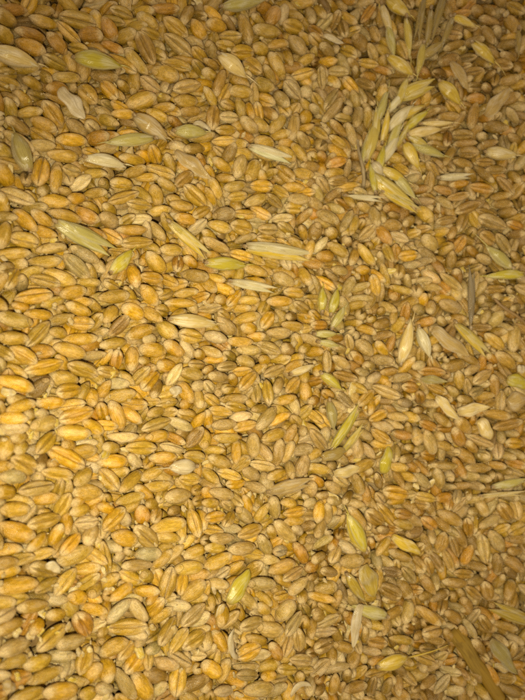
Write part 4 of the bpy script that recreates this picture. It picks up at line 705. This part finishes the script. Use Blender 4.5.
def settle(iters=110):
    rng = np.random.default_rng(7)
    A = read_grains(); nA = len(A)
    B = np.array([a[:8] for a in A], float); u, v, lp, wp, ang, col, view, rank = B.T
    col = col.astype(int); view = view.astype(int)
    n = heap_normal(u, v); t, s = along(u, v, np.radians(ang)); lp = lp / s
    wid = np.clip(wp / (size_px(u, v) / .65) * .98, .26, .38)
    end = view == 3
    ln = np.where(end, .60, np.clip(lp * 1.04, .58, .84))
    sg = rng.choice([-1, 1], nA)
    tilt = np.where(end, np.radians(rng.uniform(52, 80, nA)) * sg, np.arccos(np.clip(lp / ln, .62, 1)) * .8 * sg + rng.normal(0, .08, nA))
    h = np.where(end, -.24, -.11 - .17 * rank - .10 * np.abs(np.sin(tilt)))
    flip = np.where(rng.random(nA) < .5, -1., 1.)
    ax = t * (np.cos(tilt) * flip)[:, None] + n * (np.sin(tilt))[:, None]
    c = heap(u, v) + n * h[:, None]
    # the unseen mass below and round about
    m = 60000; fu = rng.uniform(-75, 600, m); fv = rng.uniform(-75, 775, m); fn = heap_normal(fu, fv)
    hp = heap(fu, fv); ray = hp - np.array([0, 0, LIFT]); ray /= np.linalg.norm(ray, axis=1, keepdims=True)
    area = (depth(fu, fv) / F_PX) ** 2 / np.abs((ray * fn).sum(1)) * 1.0
    k = rng.choice(m, int(18.5 * area.mean() * 675 * 850 * .91), False, area / area.sum())
    fu, fv, fn = fu[k], fv[k], fn[k]; fh = rng.uniform(-1.05, -.14, len(fu))
    k = ~((fu > -6) & (fu < 531) & (fv > -6) & (fv < 706) & (fh > -.30)); fu, fv, fn, fh = fu[k], fv[k], fn[k], fh[k]
    m = len(fu); ft, _ = along(fu, fv, rng.normal(0, 1, m) * .9 + np.where(fu < 200, 0., -.7))
    ti = rng.normal(0, .35, m) * np.where(fu > 320, 1.4, 1)
    C = np.vstack([c, heap(fu, fv) + fn * fh[:, None]]); AX = np.vstack([ax, ft * np.cos(ti)[:, None] + fn * np.sin(ti)[:, None]])
    LN = np.r_[ln, rng.normal(.635, .05, m).clip(.5, .75)]; WD = np.r_[wid, rng.normal(.325, .022, m).clip(.26, .38)]
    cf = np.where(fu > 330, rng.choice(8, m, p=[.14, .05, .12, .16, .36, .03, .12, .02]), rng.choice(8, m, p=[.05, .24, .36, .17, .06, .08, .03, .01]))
    col = np.r_[col, cf]; view = np.r_[view, rng.choice(4, m, p=[.62, .26, .12, 0])]
    N = len(C); own = np.arange(N) < nA; u0, v0, _ = project(C)
    tk = np.array([-.74, -.40, 0, .40, .74]) * .5; rk = np.array([.60, .90, 1, .90, .60]) * .5 * .82
    hs, hr_, hn = [], [], []          # the husks press on the grains below them
    for (x, y, l, w, a, _c, ty, _l) in HUSKS:
        x, y = np.array(float(x)), np.array(float(y)); nn = heap_normal(x, y); tt, ss = along(x, y, np.radians(a)); w = w / (size_px(x, y) / .65)
        for q in np.linspace(-.42, .42, 7):
            hs.append(heap(x, y) + tt * q * l / ss + nn * .03); hr_.append(min(max(.03, w * .40 * (1 - (q / .5) ** 2)), .13) * (.6 if ty in ('flat', 'curl', 'stem') else 1)); hn.append(nn)
    hs, hr_, hn = np.array(hs), np.array(hr_), np.array(hn)
    nS = N * 5; G = np.r_[np.repeat(np.arange(N), 5), -np.ones(len(hs), int)]
    wt = np.where(own, .35, 1.); tl = tk[None, :] * LN[:, None]
    R = np.r_[(rk[None, :] * WD[:, None]).reshape(-1), hr_]
    for it in range(iters):
        X = np.vstack([(C[:, None, :] + AX[:, None, :] * tl[:, :, None]).reshape(-1, 3), hs])
        if it % 6 == 0:
            I, J = near_pairs(X, .42); m_ = (G[I] != G[J]) & ~((G[I] < 0) & (G[J] < 0)); I, J = I[m_], J[m_]
            m_ = ((X[I] - X[J]) ** 2).sum(1) < (R[I] + R[J] + .06) ** 2; I, J = I[m_], J[m_]
        dv = X[I] - X[J]; d = np.sqrt((dv ** 2).sum(1)) + 1e-9; pen = R[I] + R[J] - d; m_ = pen > 0
        i, j = I[m_], J[m_]; dn = dv[m_] / d[m_, None]; pn = pen[m_]
        by_husk = G[j] < 0                 # push the grain under the husk
        dn[by_husk] = dn[by_husk] * .45 - hn[j[by_husk] - nS]; dn[by_husk] /= np.linalg.norm(dn[by_husk], axis=1, keepdims=True)
        wi = wt[G[i]]; wj = np.where(by_husk, 0, wt[np.maximum(G[j], 0)]); ws = wi + wj
        mi = dn * (pn * wi / ws)[:, None]; mj = -dn * (pn * wj / ws)[:, None]
        acc = np.stack([np.bincount(i, mi[:, k], len(X)) + np.bincount(j, mj[:, k], len(X)) for k in range(3)], 1)
        cnt = np.bincount(i, minlength=len(X)) + np.bincount(j, minlength=len(X))
        a = acc[:nS].reshape(N, 5, 3); den = np.maximum(cnt[:nS].reshape(N, 5).sum(1), 1) ** .6
        C = C + a.sum(1) / den[:, None] * .9
        AX = AX + wt[:, None] * (a * tl[:, :, None]).sum(1) / ((tl ** 2).sum(1)[:, None]) / den[:, None] * .9
        AX /= np.linalg.norm(AX, axis=1, keepdims=True)
        hh, n = above_heap(C)
        ext = np.abs((AX * n).sum(1)) * LN * .36 + WD * .42
        C -= n * (np.maximum(hh - np.where(own, -ext + .12, -ext + .02), 0) * .5)[:, None]
        C += n * (np.where(own, np.clip(-.14 - hh, 0, .3) * .05, np.clip(-.24 - hh, 0, 1) * .018) * (1 - it / iters * .6))[:, None]
        _, _, dd = project(C[:nA]); C[:nA] += (heap(u0[:nA], v0[:nA], dd) - C[:nA]) * .30
    return C, AX, LN, WD, col, view, nA, n, hh
def turn_grains(C, AX, view, single, rng):
    """Rotation of each grain: x along it (germ at -x), z its rounded back."""
    see = np.array([0, 0, LIFT]) - C; see /= np.linalg.norm(see, axis=1, keepdims=True)
    AX = np.where(((view == 2) & ((AX * see).sum(1) > 0))[:, None], -AX, AX)
    z = see - AX * (AX * see).sum(1)[:, None]; l = np.linalg.norm(z, axis=1, keepdims=True)
    alt = np.array([.3, .8, .1]) - AX * (AX @ np.array([.3, .8, .1]))[:, None]; z = np.where(l < .2, alt, z); z /= np.linalg.norm(z, axis=1, keepdims=True)
    z = np.where((view == 1)[:, None], -z, z)
    r = rng.normal(0, 1, len(C)) * np.array([.95, .28, .25, 2.0])[view]; r = np.where(view == 0, np.clip(r, -1.6, 1.6), r)
    more = (view == 0) & (rng.random(len(C)) < .28); more[single] = False      # some lie with the crease half in sight
    r = np.where(more, np.pi + rng.normal(0, .55, len(C)), r)
    y = np.cross(z, AX); z = z * np.cos(r)[:, None] + y * np.sin(r)[:, None]
    return np.stack([AX, np.cross(z, AX), z], -1)


# ------------------------------------------------------------------ grains
TONES = np.array([   # linear base colours: amber, golden, honey, tan, dusty amber, pale, dull tan, brown
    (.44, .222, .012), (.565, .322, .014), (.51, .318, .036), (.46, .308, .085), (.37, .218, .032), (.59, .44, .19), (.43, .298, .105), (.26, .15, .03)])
def section_angles(nv):
    # more points round the crease, which lies at -90 degrees
    m = nv * 2 // 5 | 1
    tight = -PI / 2 + np.linspace(-.72, .72, m)
    wide = np.linspace(-PI / 2 + .72, 3 * PI / 2 - .72, nv - m + 2)[1:-1]
    return np.concatenate([tight, wide])
def grain_shapes(L, W, rng, nu, nv):
    """(n, nu*nv, 3) local vertices, crease underneath, germ at -x; and the matching gpos."""
    n = len(L)
    s = np.sin(np.linspace(-1, 1, nu) * PI / 2 * .985)[None, :, None]
    ph = section_angles(nv)[None, None, :]
    R = lambda a, b: rng.uniform(a, b, n)[:, None, None]
    pg, pb = R(1.75, 2.25), R(2.0, 2.9)
    p = np.where(s < 0, pg, pb); e = R(.56, .70)
    r = (1 - np.abs(s) ** p) ** e
    shift = R(-.10, .12); r = r * (1 + shift * s * (1 - s * s))
    a = W[:, None, None] / 2; hh = a * R(.86, .98)
    y = np.cos(ph) * r; z = np.sin(ph) * r
    under = np.clip(-np.sin(ph), 0, 1)
    z = np.where(z < 0, z * R(.74, .90), z)
    # cheeks and crease
    yc = np.cos(ph) + R(-.05, .05)
    cd = R(.50, .82); cw = R(.12, .20)
    groove = cd * np.exp(-(yc / cw) ** 2) * np.clip(1 - np.abs(s) ** 3, 0, 1) * r * (under > .3)
    cheek = .12 * np.exp(-((np.abs(yc) - .48) / .34) ** 2) * under * r
    z = z + groove - cheek
    # germ: a shallow oval shield on the back
    rho = np.sqrt(((s + .78) / .20) ** 2 + (np.cos(ph) * r / .50) ** 2)
    up = np.clip(np.sin(ph) * 2, 0, 1)
    z = z + up * (-R(.0, .07) * np.exp(-((rho - 1) / .3) ** 2) + .012 * np.exp(-(rho / .6) ** 2))
    # lumps, dents and shrunken ridges
    for i in range(5):
        fs, fp = rng.uniform(.8, 4.2, n)[:, None, None], rng.integers(1, 4, n)[:, None, None]
        am = rng.normal(0, .013, n)[:, None, None]
        d = 1 + am * np.sin(fs * PI * s + R(0, 6.3)) * np.sin(fp * ph + R(0, 6.3))
        y = y * d; z = z * d
    d = 1 + R(.0, .035) * np.cos(3 * ph + PI / 2)
    y = y * d; z = z * d
    flat = R(0, 1) ** 3 * .14
    z = z - flat * np.exp(-((s - R(-.3, .4)) / .5) ** 2) * np.sign(z) * r
    # gentle bends
    z = z + R(-.16, .06) * s * s; y = y + R(-.10, .10) * s * s
    x = np.broadcast_to(s, y.shape) * (1 + R(-.02, .02) * np.sin(ph))
    P = np.stack([x * (L[:, None, None] / 2), y * a, z * hh], -1)
    G = np.stack([x, y, z], -1)
    return P.reshape(n, -1, 3), G.reshape(n, -1, 3)
def grain_mesh_data(L, W, tone, rng, nu, nv):
    P, G = grain_shapes(L, W, rng, nu, nv)
    n = len(L)
    T = np.empty((n, P.shape[1], 4), np.float32)
    c = TONES[tone] * rng.normal(1, .13, (n, 1)) * rng.normal(1, (.015, .015, .08), (n, 3))
    T[..., :3] = np.clip(c, .01, .9)[:, None]; T[..., 3] = rng.random(n)[:, None]
    Q = grid_quads(nu, nv, True); ends = []
    for row, flip in ((0, 1), (nu - 1, 0)):      # small caps closing both ends
        for j in range(0, nv // 2 - 1):
            q = [row * nv + j, row * nv + j + 1, row * nv + (nv - 2 - j), row * nv + (nv - 1 - j)]
            ends.append(q if not flip else q[::-1])
    Q = np.concatenate([Q[:, ::-1], np.array(ends)])
    return P, G, T, Q

pos, AXES, LEN, WID, tone_i, view_i, N_READ, UPN, DEPTH_IN = settle()
NG = len(pos)
SINGLE = np.array([r[0] for r in GRAIN_LABELS])
MAT = turn_grains(pos, AXES, view_i, SINGLE, np.random.default_rng(3))
GROUP = 'wheat grains on the heap'

rng = np.random.default_rng(11)
P, G, T, Q = grain_mesh_data(LEN[SINGLE], WID[SINGLE], tone_i[SINGLE], rng, 28, 30)
def grain_object(k):
    i, label = GRAIN_LABELS[k]
    o = mesh_obj('wheat_grain', P[k], Q, BRAN, None, T[k], G[k])
    M = np.eye(4); M[:3, :3] = MAT[i]; M[:3, 3] = pos[i]
    o.matrix_world = Matrix([list(map(float, r)) for r in M])
    return tag(o, label, 'wheat grain', GROUP)
for k in range(len(GRAIN_LABELS)): grain_object(k)

# every other grain of the heap, past the 300 that show largest
VV, GG, TT, QQ = [], [], [], []; base = 0
others = np.ones(NG, bool); others[SINGLE] = False
top = others & (DEPTH_IN > -.52)
for sl, nu, nv in ((np.where(top)[0], 22, 24), (np.where(others & ~top)[0], 12, 16)):
    p, g, t, q = grain_mesh_data(LEN[sl], WID[sl], tone_i[sl], rng, nu, nv)
    p = np.einsum('nij,nvj->nvi', MAT[sl], p) + pos[sl][:, None, :]
    n, k = p.shape[:2]
    QQ.append((q[None] + (np.arange(n) * k)[:, None, None]).reshape(-1, 4) + base); base += n * k
    VV.append(p.reshape(-1, 3)); GG.append(g.reshape(-1, 3)); TT.append(t.reshape(-1, 4))
# the heap goes on beyond the picture
ring_rng = np.random.default_rng(5)
def outer_ring():
    m = 5200
    u = ring_rng.uniform(-230, 755, m * 3); v = ring_rng.uniform(-230, 930, m * 3)
    k = ~((u > -68) & (u < 593) & (v > -68) & (v < 768)); u, v = u[k][:m], v[k][:m]
    n = heap_normal(u, v); c = heap(u, v) + n * ring_rng.uniform(-.45, -.12, len(u))[:, None]
    th = ring_rng.uniform(0, 2 * PI, len(u)); ti = ring_rng.normal(0, .3, len(u))
    t = heap(u + 4 * np.cos(th), v + 4 * np.sin(th)) - heap(u - 4 * np.cos(th), v - 4 * np.sin(th)); t /= np.linalg.norm(t, axis=1, keepdims=True)
    x = t * np.cos(ti)[:, None] + n * np.sin(ti)[:, None]
    yv = np.cross(n, x); yv /= np.linalg.norm(yv, axis=1, keepdims=True); zv = np.cross(x, yv)
    r = ring_rng.normal(0, 1.2, len(u)); y2 = yv * np.cos(r)[:, None] + zv * np.sin(r)[:, None]; z2 = np.cross(x, y2)
    M = np.stack([x, y2, z2], -1)
    p, g, tt, q = grain_mesh_data(ring_rng.normal(.62, .04, len(u)), ring_rng.normal(.32, .02, len(u)), ring_rng.choice(8, len(u), p=[.1, .14, .24, .16, .2, .06, .09, .01]), ring_rng, 10, 12)
    return np.einsum('nij,nvj->nvi', M, p) + c[:, None, :], g, tt, q
p, g, t, q = outer_ring(); n, k = p.shape[:2]
QQ.append((q[None] + (np.arange(n) * k)[:, None, None]).reshape(-1, 4) + base)
VV.append(p.reshape(-1, 3)); GG.append(g.reshape(-1, 3)); TT.append(t.reshape(-1, 4))
rest = mesh_obj('wheat_grains', np.concatenate(VV), np.concatenate(QQ), BRAN, None, np.concatenate(TT), np.concatenate(GG))
rest['kind'] = 'stuff'; rest['label'] = 'all the smaller tan and golden wheat grains making up the heap'; rest['category'] = 'wheat grains'

# the body of the heap below its top layers
gu, gv = np.meshgrid(np.linspace(-420, 900, 120), np.linspace(-420, 1100, 140), indexing='ij')
Vb = heap(gu, gv) - heap_normal(gu, gv) * .66
bed = mesh_obj('ground', Vb.reshape(-1, 3), grid_quads(120, 140, False), BED); bed['kind'] = 'structure'

# ------------------------------------------------------------------ husks, chaff and straw
HT = {'cr': (.82, .64, .25, .06), 'yg': (.64, .53, .05, .04), 'wt': (.80, .68, .42, .34), 'tl': (.68, .50, .19, .32), 'gt': (.66, .57, .17, .20),
      'ws': (.86, .75, .44, .16), 'gg': (.50, .41, .13, .26), 'yo': (.56, .41, .06, .12), 'ys': (.72, .57, .13, .14), 'wy': (.78, .68, .36, .20), 'ye': (.76, .56, .07, .04),
      'yw': (.74, .57, .09, .05), 'ol': (.47, .34, .09, .14), 'gr': (.34, .26, .14, .08), 'br': (.26, .16, .06, .0)}
hr = np.random.default_rng(23)
def shell(L, W, rise, wrap, ribs, rib_amp, rng, base_w=.35, tip=.85, curl=0., twist=0., bend=0., side=0., wavy=0., thick=.012, nu=34, nv=23, peak=.42):
    """One husk leaf: a boat-shaped blade, hollow below, of real thickness. Along +x, round side +z."""
    s = np.linspace(0, 1, nu)[:, None]; q = np.linspace(-1, 1, nv)[None, :]
    w = np.where(s < peak, base_w + (1 - base_w) * np.sin(np.clip(s / peak, 0, 1) * PI / 2), np.clip(1 - (np.maximum(s - peak, 0) / (1 - peak)) ** 1.8, 0, 1) ** tip)
    w = np.maximum(w, .02) * np.where(s < .04, .55 + .45 * s / .04, 1)
    a = wrap * q
    def surf(off):
        rr = w * W / 2
        rad = 1 + rib_amp * np.cos(ribs * a) * np.sin(PI * s) ** .5
        yy = np.sin(a) / max(np.sin(min(wrap, PI / 2)), .2) * rr * rad
        zz = (np.cos(a) - math.cos(wrap)) / (1 - math.cos(wrap)) * rise * rr * 2 * rad
        if wavy:
            zz = zz + wavy * W * np.sin(7 * s + 2.1 * q + f0) * np.abs(q) + wavy * W * .6 * np.sin(13 * s + f1)
            yy = yy * (1 + .14 * np.sin(9 * s + f0 + 2 * np.sign(q)))
        zz = zz - off * np.maximum(np.cos(a), .2); yy = yy - off * np.sin(a)
        xx = (s - .5) * L + 0 * q
        if twist: 
            an = twist * (s - .3); yy, zz = yy * np.cos(an) - zz * np.sin(an), yy * np.sin(an) + zz * np.cos(an)
        zz = zz + bend * L * (s - .5) ** 2; yy = yy + side * L * (s - .5) ** 2
        if curl:
            R_ = L / curl; an = xx / R_
            xx, yy = (R_ + yy) * np.sin(an), (R_ + yy) * np.cos(an) - R_
        return np.stack([xx + 0 * yy, yy + 0 * xx, zz], -1).reshape(-1, 3)
    f0, f1 = rng.uniform(0, 6, 2)
    A, B = surf(0.), surf(thick)
    V = np.concatenate([A, B]); m = nu * nv
    Qa = grid_quads(nu, nv, False); Qs = [Qa[:, ::-1], Qa + m]
    idx = np.arange(m).reshape(nu, nv)
    loop = np.concatenate([idx[0, :], idx[1:, -1], idx[-1, -2::-1], idx[-2:0, 0]]); nx = np.roll(loop, -1)
    Qs.append(np.stack([loop, nx, nx + m, loop + m], -1))
    g = np.stack([s + 0 * q, q + 0 * s, np.full((nu, nv), rng.uniform(0, 50))], -1).reshape(-1, 3)
    return V, np.concatenate(Qs), np.concatenate([g, g])
def tube(path, radii, rng, nv=10, flat=1.):
    path = np.asarray(path, float); n = len(path)
    d = np.gradient(path, axis=0); d /= np.linalg.norm(d, axis=1, keepdims=True)
    r0 = np.array([0, 0, 1.]); X = np.cross(d, r0); X /= np.linalg.norm(X, axis=1, keepdims=True) + 1e-9; Y = np.cross(X, d)
    ph = np.arange(nv) * 2 * PI / nv
    V = path[:, None, :] + np.asarray(radii)[:, None, None] * (np.cos(ph)[None, :, None] * X[:, None, :] + flat * np.sin(ph)[None, :, None] * Y[:, None, :])
    sd = rng.uniform(0, 50)
    g = np.stack([np.broadcast_to(np.linspace(0, 1, n)[:, None], (n, nv)), np.broadcast_to(np.abs(ph / PI - 1)[None], (n, nv)), np.full((n, nv), sd)], -1)
    ends = []
    for row, fl in ((0, 0), (n - 1, 1)):
        for j in range(0, nv // 2 - 1):
            q = [row * nv + j, row * nv + j + 1, row * nv + nv - 2 - j, row * nv + nv - 1 - j]; ends.append(q[::-1] if fl else q)
    return V.reshape(-1, 3), np.concatenate([grid_quads(n, nv, True), np.array(ends)]), g.reshape(-1, 3)
def place(V, rx=0., rz=0., off=(0, 0, 0), ry=0.):
    c, s = math.cos(ry), math.sin(ry); V = V @ np.array([[c, 0, -s], [0, 1, 0], [s, 0, c]])
    c, s = math.cos(rx), math.sin(rx); V = V @ np.array([[1, 0, 0], [0, c, s], [0, -s, c]])
    c, s = math.cos(rz), math.sin(rz); V = V @ np.array([[c, s, 0], [-s, c, 0], [0, 0, 1]])
    return V + np.array(off)
def part(name, geo, tone, parent, mat=None, jit=.05):
    V, Qx, g = geo
    c = np.array(tone); T = np.tile(np.r_[np.clip(c[:3] * hr.normal(1, jit), .01, .88), c[3]], (len(V), 1))
    return mesh_obj(name, V, Qx, mat or HUSK, parent, T, g)
def with_V(geo, **kw): return (place(geo[0], **kw), geo[1], geo[2])

def frame_at(u, v, ang, lift, tilt=0.):
    th = math.radians(ang); e = 4.
    n = heap_normal(u, v)
    t = heap(u + e * math.cos(th), v - e * math.sin(th)) - heap(u - e * math.cos(th), v + e * math.sin(th)); t /= np.linalg.norm(t)
    t = t * math.cos(tilt) + n * math.sin(tilt); y = np.cross(n, t); y /= np.linalg.norm(y); z = np.cross(t, y)
    M = np.eye(4); M[:3, 0] = t; M[:3, 1] = y; M[:3, 2] = z; M[:3, 3] = heap(u, v) + n * lift
    return M
def px_per_cm(u, v, ang):
    th = math.radians(ang); e = 4.
    return 2 * e / np.linalg.norm(heap(u + e * math.cos(th), v - e * math.sin(th)) - heap(u - e * math.cos(th), v + e * math.sin(th)))

NAMES = {'full': 'wheat_husk', 'open': 'wheat_husk', 'awned': 'wheat_husk', 'awned2': 'wheat_husk', 'half': 'husk_scrap', 'flat': 'chaff_flake', 'curl': 'chaff_curl', 'stem': 'straw_twig'}
CATS = {'wheat_husk': 'husk', 'husk_scrap': 'husk', 'chaff_flake': 'chaff', 'chaff_curl': 'chaff', 'straw_twig': 'straw'}
GRP = {'husk': 'husks among the grain', 'chaff': 'chaff flakes among the grain', 'straw': 'straw pieces among the grain'}
for (u, v, L, W, ang, ck, ty, label) in HUSKS:
    L = L / px_per_cm(u, v, ang); W = W / (size_px(u, v) / .65)
    tone = HT[ck]; U = hr.uniform
    nm = NAMES[ty]; cat = CATS[nm]
    single = ty in ('flat', 'curl', 'half', 'stem')
    M = frame_at(u, v, ang, {'flat': .10, 'curl': .10, 'stem': .10}.get(ty, .05), U(-.05, .07))
    made = []
    if ty in ('full', 'awned', 'awned2'):
        root = bpy.data.objects.new(nm, None); COL.objects.link(root)
        core = L * (.86 if ty == 'full' else .80)
        ro = U(-.35, .35)
        A = shell(core, W, U(.42, .52), U(1.7, 2.0), 7, U(.012, .03), hr, base_w=U(.25, .4), tip=U(.75, 1.0), bend=U(-.22, -.02), side=U(-.12, .12), peak=U(.36, .5))
        part('outer_shell', with_V(A, rx=ro, off=(0, 0, -.02)), tone, root)
        t2 = tuple(np.array(HT['ye' if ck in ('wy', 'yg', 'ye') else 'ws'][:3]) * .5 + np.array(tone[:3]) * .5) + (tone[3],)
        sd = 1 if U() < .5 else -1
        B = shell(core * .96, W * .92, .30, 1.5, 5, .02, hr, base_w=.3, tip=1.0, bend=U(-.1, .05), side=.1 * sd)
        part('inner_shell', with_V(B, rx=ro + sd * U(.8, 1.25), off=(-.01 * L, -sd * W * .16, -.03)), t2, root)
        al = L * .22 if ty == 'full' else L * (.45 if ty == 'awned' else 1.05)
        x0 = core / 2 - core * .06
        sgn = U(-.12, .12)
        ss = np.linspace(0, 1, 9)
        path = np.stack([x0 + al * ss, sgn * al * ss ** 2, .02 - .05 * ss + .03 * np.sin(ss * 3)], -1)
        path[:, 2] += .06 * np.sin(ss * 2.6) if ty == 'awned2' else 0
        part('awn', tube(path, (.026 if ty == 'awned2' else .020) * (1 - ss * .75), hr, 8), tone, root, jit=.02)
        path = np.stack([-core / 2 + np.array([.07, .0, -.05]), [0, 0, .01], [0, 0, .01]], -1)
        part('stub', tube(path, [.04, .05, .04], hr, 8), (.42, .28, .11, 0), root)
    elif ty == 'open':
        root = bpy.data.objects.new(nm, None); COL.objects.link(root)
        sp = U(.015, .06)
        tA = tone; tB = HT['ye'] if ck in ('wy', 'ys') else tone
        A = shell(L * .97, W * .74, U(.34, .45), 1.45, 8, .05, hr, base_w=.3, tip=1.05, bend=U(-.15, .05), side=.08)
        B = shell(L * .90, W * .72, U(.30, .42), 1.4, 8, .05, hr, base_w=.3, tip=1.1, bend=U(-.12, .08), side=-.08)
        part('outer_shell', with_V(A, rx=-.35, rz=sp, off=(0, W * .11, 0)), tA, root)
        part('inner_shell', with_V(B, rx=.5, rz=-sp, off=(-L * .03, -W * .15, -.035)), tB, root)
        C3 = shell(L * .55, W * .5, .35, 1.4, 5, .04, hr, base_w=.35, tip=.9)
        part('bract', with_V(C3, rx=U(-.3, .3), off=(-L * .2, 0, .03), rz=U(-.15, .15)), tuple(np.array(tone[:3]) * .92) + (tone[3],), root)
        path = np.stack([-L / 2 + np.array([.06, .0, -.06]), [0, 0, 0], [.0, 0, -.01]], -1)
        part('stub', tube(path, [.035, .05, .035], hr, 8), (.42, .28, .11, 0), root)
    elif ty == 'flat':
        A = shell(L, W, U(.10, .17), 1.2, 9, .06, hr, base_w=U(.4, .65), tip=U(.5, .9), bend=U(-.15, .12), wavy=.07, twist=U(-.4, .4), thick=.010)
        root = part(nm, A, tone, None)
    elif ty == 'half':
        A = shell(L, W, U(.36, .46), 1.75, 6, .02, hr, base_w=.55, tip=.60, bend=U(-.2, 0), wavy=.01)
        root = part(nm, A, tone, None)
    elif ty == 'curl':
        A = shell(L, W, .22, 1.3, 5, .05, hr, base_w=.45, tip=.6, curl=U(1.2, 2.2) if W > .1 else .8, wavy=.05, bend=.0)
        root = part(nm, A, tone, None)
    else:
        ss = np.linspace(-.5, .5, 16)
        path = np.stack([ss * L, .06 * np.sin(ss * 5), .05 * np.sin(ss * 4 + 1)], -1)
        r = W / 2 * (1 - .35 * (ss + .5)); r[5] *= 1.35
        root = part(nm, tube(path, r, hr, 10), tone, None, STRAW)
    root.matrix_world = Matrix([list(map(float, r)) for r in M])
    tag(root, label, cat, GRP[cat])

# the thick straw stalk in the corner: a hollow stem with a torn sheath round its upper end
root = bpy.data.objects.new('straw_stalk', None); COL.objects.link(root)
L = 4.6; ss = np.linspace(0, 1, 26)
M = frame_at(499., 695., -54.5, -.09)
path = np.stack([(ss - .5) * L, .03 * np.sin(ss * 7), .02 * np.sin(ss * 5)], -1)
V1, Q1, g1 = tube(path, .165 + .010 * np.sin(ss * 19), hr, 22, flat=.85)
part('stem', (V1, Q1, g1), (.27, .16, .013, 0), root, STRAW)
A = shell(1.7, .43, .36, 1.9, 9, .03, hr, base_w=.75, tip=.6, wavy=.03, thick=.014, peak=.5)
part('leaf_sheath', with_V(A, rz=PI, off=(-L / 2 + .75, 0, .02)), (.28, .175, .022, 0), root, STRAW)
V1, Q1, g1 = tube(np.stack([np.linspace(-.16, .16, 6) + .35, np.zeros(6), np.full(6, .005)], -1), [.166, .182, .192, .192, .182, .166], hr, 22, flat=.87)
part('node', (V1, Q1, g1), (.24, .14, .02, 0), root, STRAW)
root.matrix_world = Matrix([list(map(float, r)) for r in M])
tag(root, 'thick amber straw stalk entering from the bottom edge at the right corner', 'straw', GRP['straw'])

# crumbs of bran and broken chaff, too many and too small to count
cr = np.random.default_rng(31); VV, QQ, GG, TT = [], [], [], []; base = 0
for i in range(3200):
    u, v = cr.uniform(-40, 565), cr.uniform(-40, 740)
    sz = .025 + .10 * cr.random() ** 2 + (.09 if i % 13 == 0 else 0)
    Vx, Qx, g = shell(sz * cr.uniform(1, 2.4), sz, .2, 1.2, 4, .05, cr, base_w=.5, tip=.6, wavy=.12, thick=.008, nu=7, nv=6)
    Mx = frame_at(u, v, cr.uniform(0, 360), cr.uniform(-.28, -.03), cr.uniform(-.6, .6))
    Vx = Vx @ Mx[:3, :3].T + Mx[:3, 3]
    c = np.array(HT[['cr', 'tl', 'tl', 'ye', 'tl'][cr.integers(0, 5)]]); c[3] = 0
    VV.append(Vx); QQ.append(Qx + base); GG.append(g); TT.append(np.tile(c, (len(Vx), 1))); base += len(Vx)
dust = mesh_obj('chaff_crumbs', np.concatenate(VV), np.concatenate(QQ), HUSK, None, np.concatenate(TT), np.concatenate(GG))
dust['kind'] = 'stuff'; dust['label'] = 'pale crumbs of bran and broken chaff between the grains'; dust['category'] = 'chaff crumbs'

# ------------------------------------------------------------------ camera
cd = bpy.data.cameras.new('camera'); cam = bpy.data.objects.new('camera', cd); SC.collection.objects.link(cam)
cam.location = (0, 0, LIFT)
cd.sensor_fit = 'VERTICAL'; cd.sensor_height = 24; cd.lens = 24 * F_PX / 700.
cd.clip_start = .1; cd.clip_end = 500
cd.dof.use_dof = True; cd.dof.focus_distance = 15.6
cd.dof.aperture_fstop = cd.lens * .001 / .17
SC.camera = cam

# ------------------------------------------------------------------ light: the phone's lamp beside the lens, dim room around
wd = bpy.data.worlds.new('World'); SC.world = wd; wd.use_nodes = True
bg = wd.node_tree.nodes['Background']; bg.inputs[0].default_value = (1.0, .80, .55, 1); bg.inputs[1].default_value = .52
ld = bpy.data.lights.new('lamp', 'SPOT'); lamp = bpy.data.objects.new('lamp', ld); SC.collection.objects.link(lamp)
lamp.location = (-.5, -1.4, 24.6)
lamp.rotation_euler = (Vector((.4, -1.6, 8.)) - Vector((-.5, -1.4, 24.6))).to_track_quat('-Z', 'Y').to_euler()
ld.energy = 13600.; ld.color = (1.0, .89, .575); ld.shadow_soft_size = .13
ld.spot_size = math.radians(79); ld.spot_blend = 1.0

SC.view_settings.view_transform = 'Standard'; SC.view_settings.look = 'None'
SC.view_settings.exposure = 0.0; SC.view_settings.gamma = 1.0
SC.render.engine = 'CYCLES'
SC.cycles.use_denoising = False
SC.cycles.max_bounces = 6; SC.cycles.diffuse_bounces = 3; SC.cycles.glossy_bounces = 2; SC.cycles.transparent_max_bounces = 6
SC.cycles.sample_clamp_indirect = 4.0
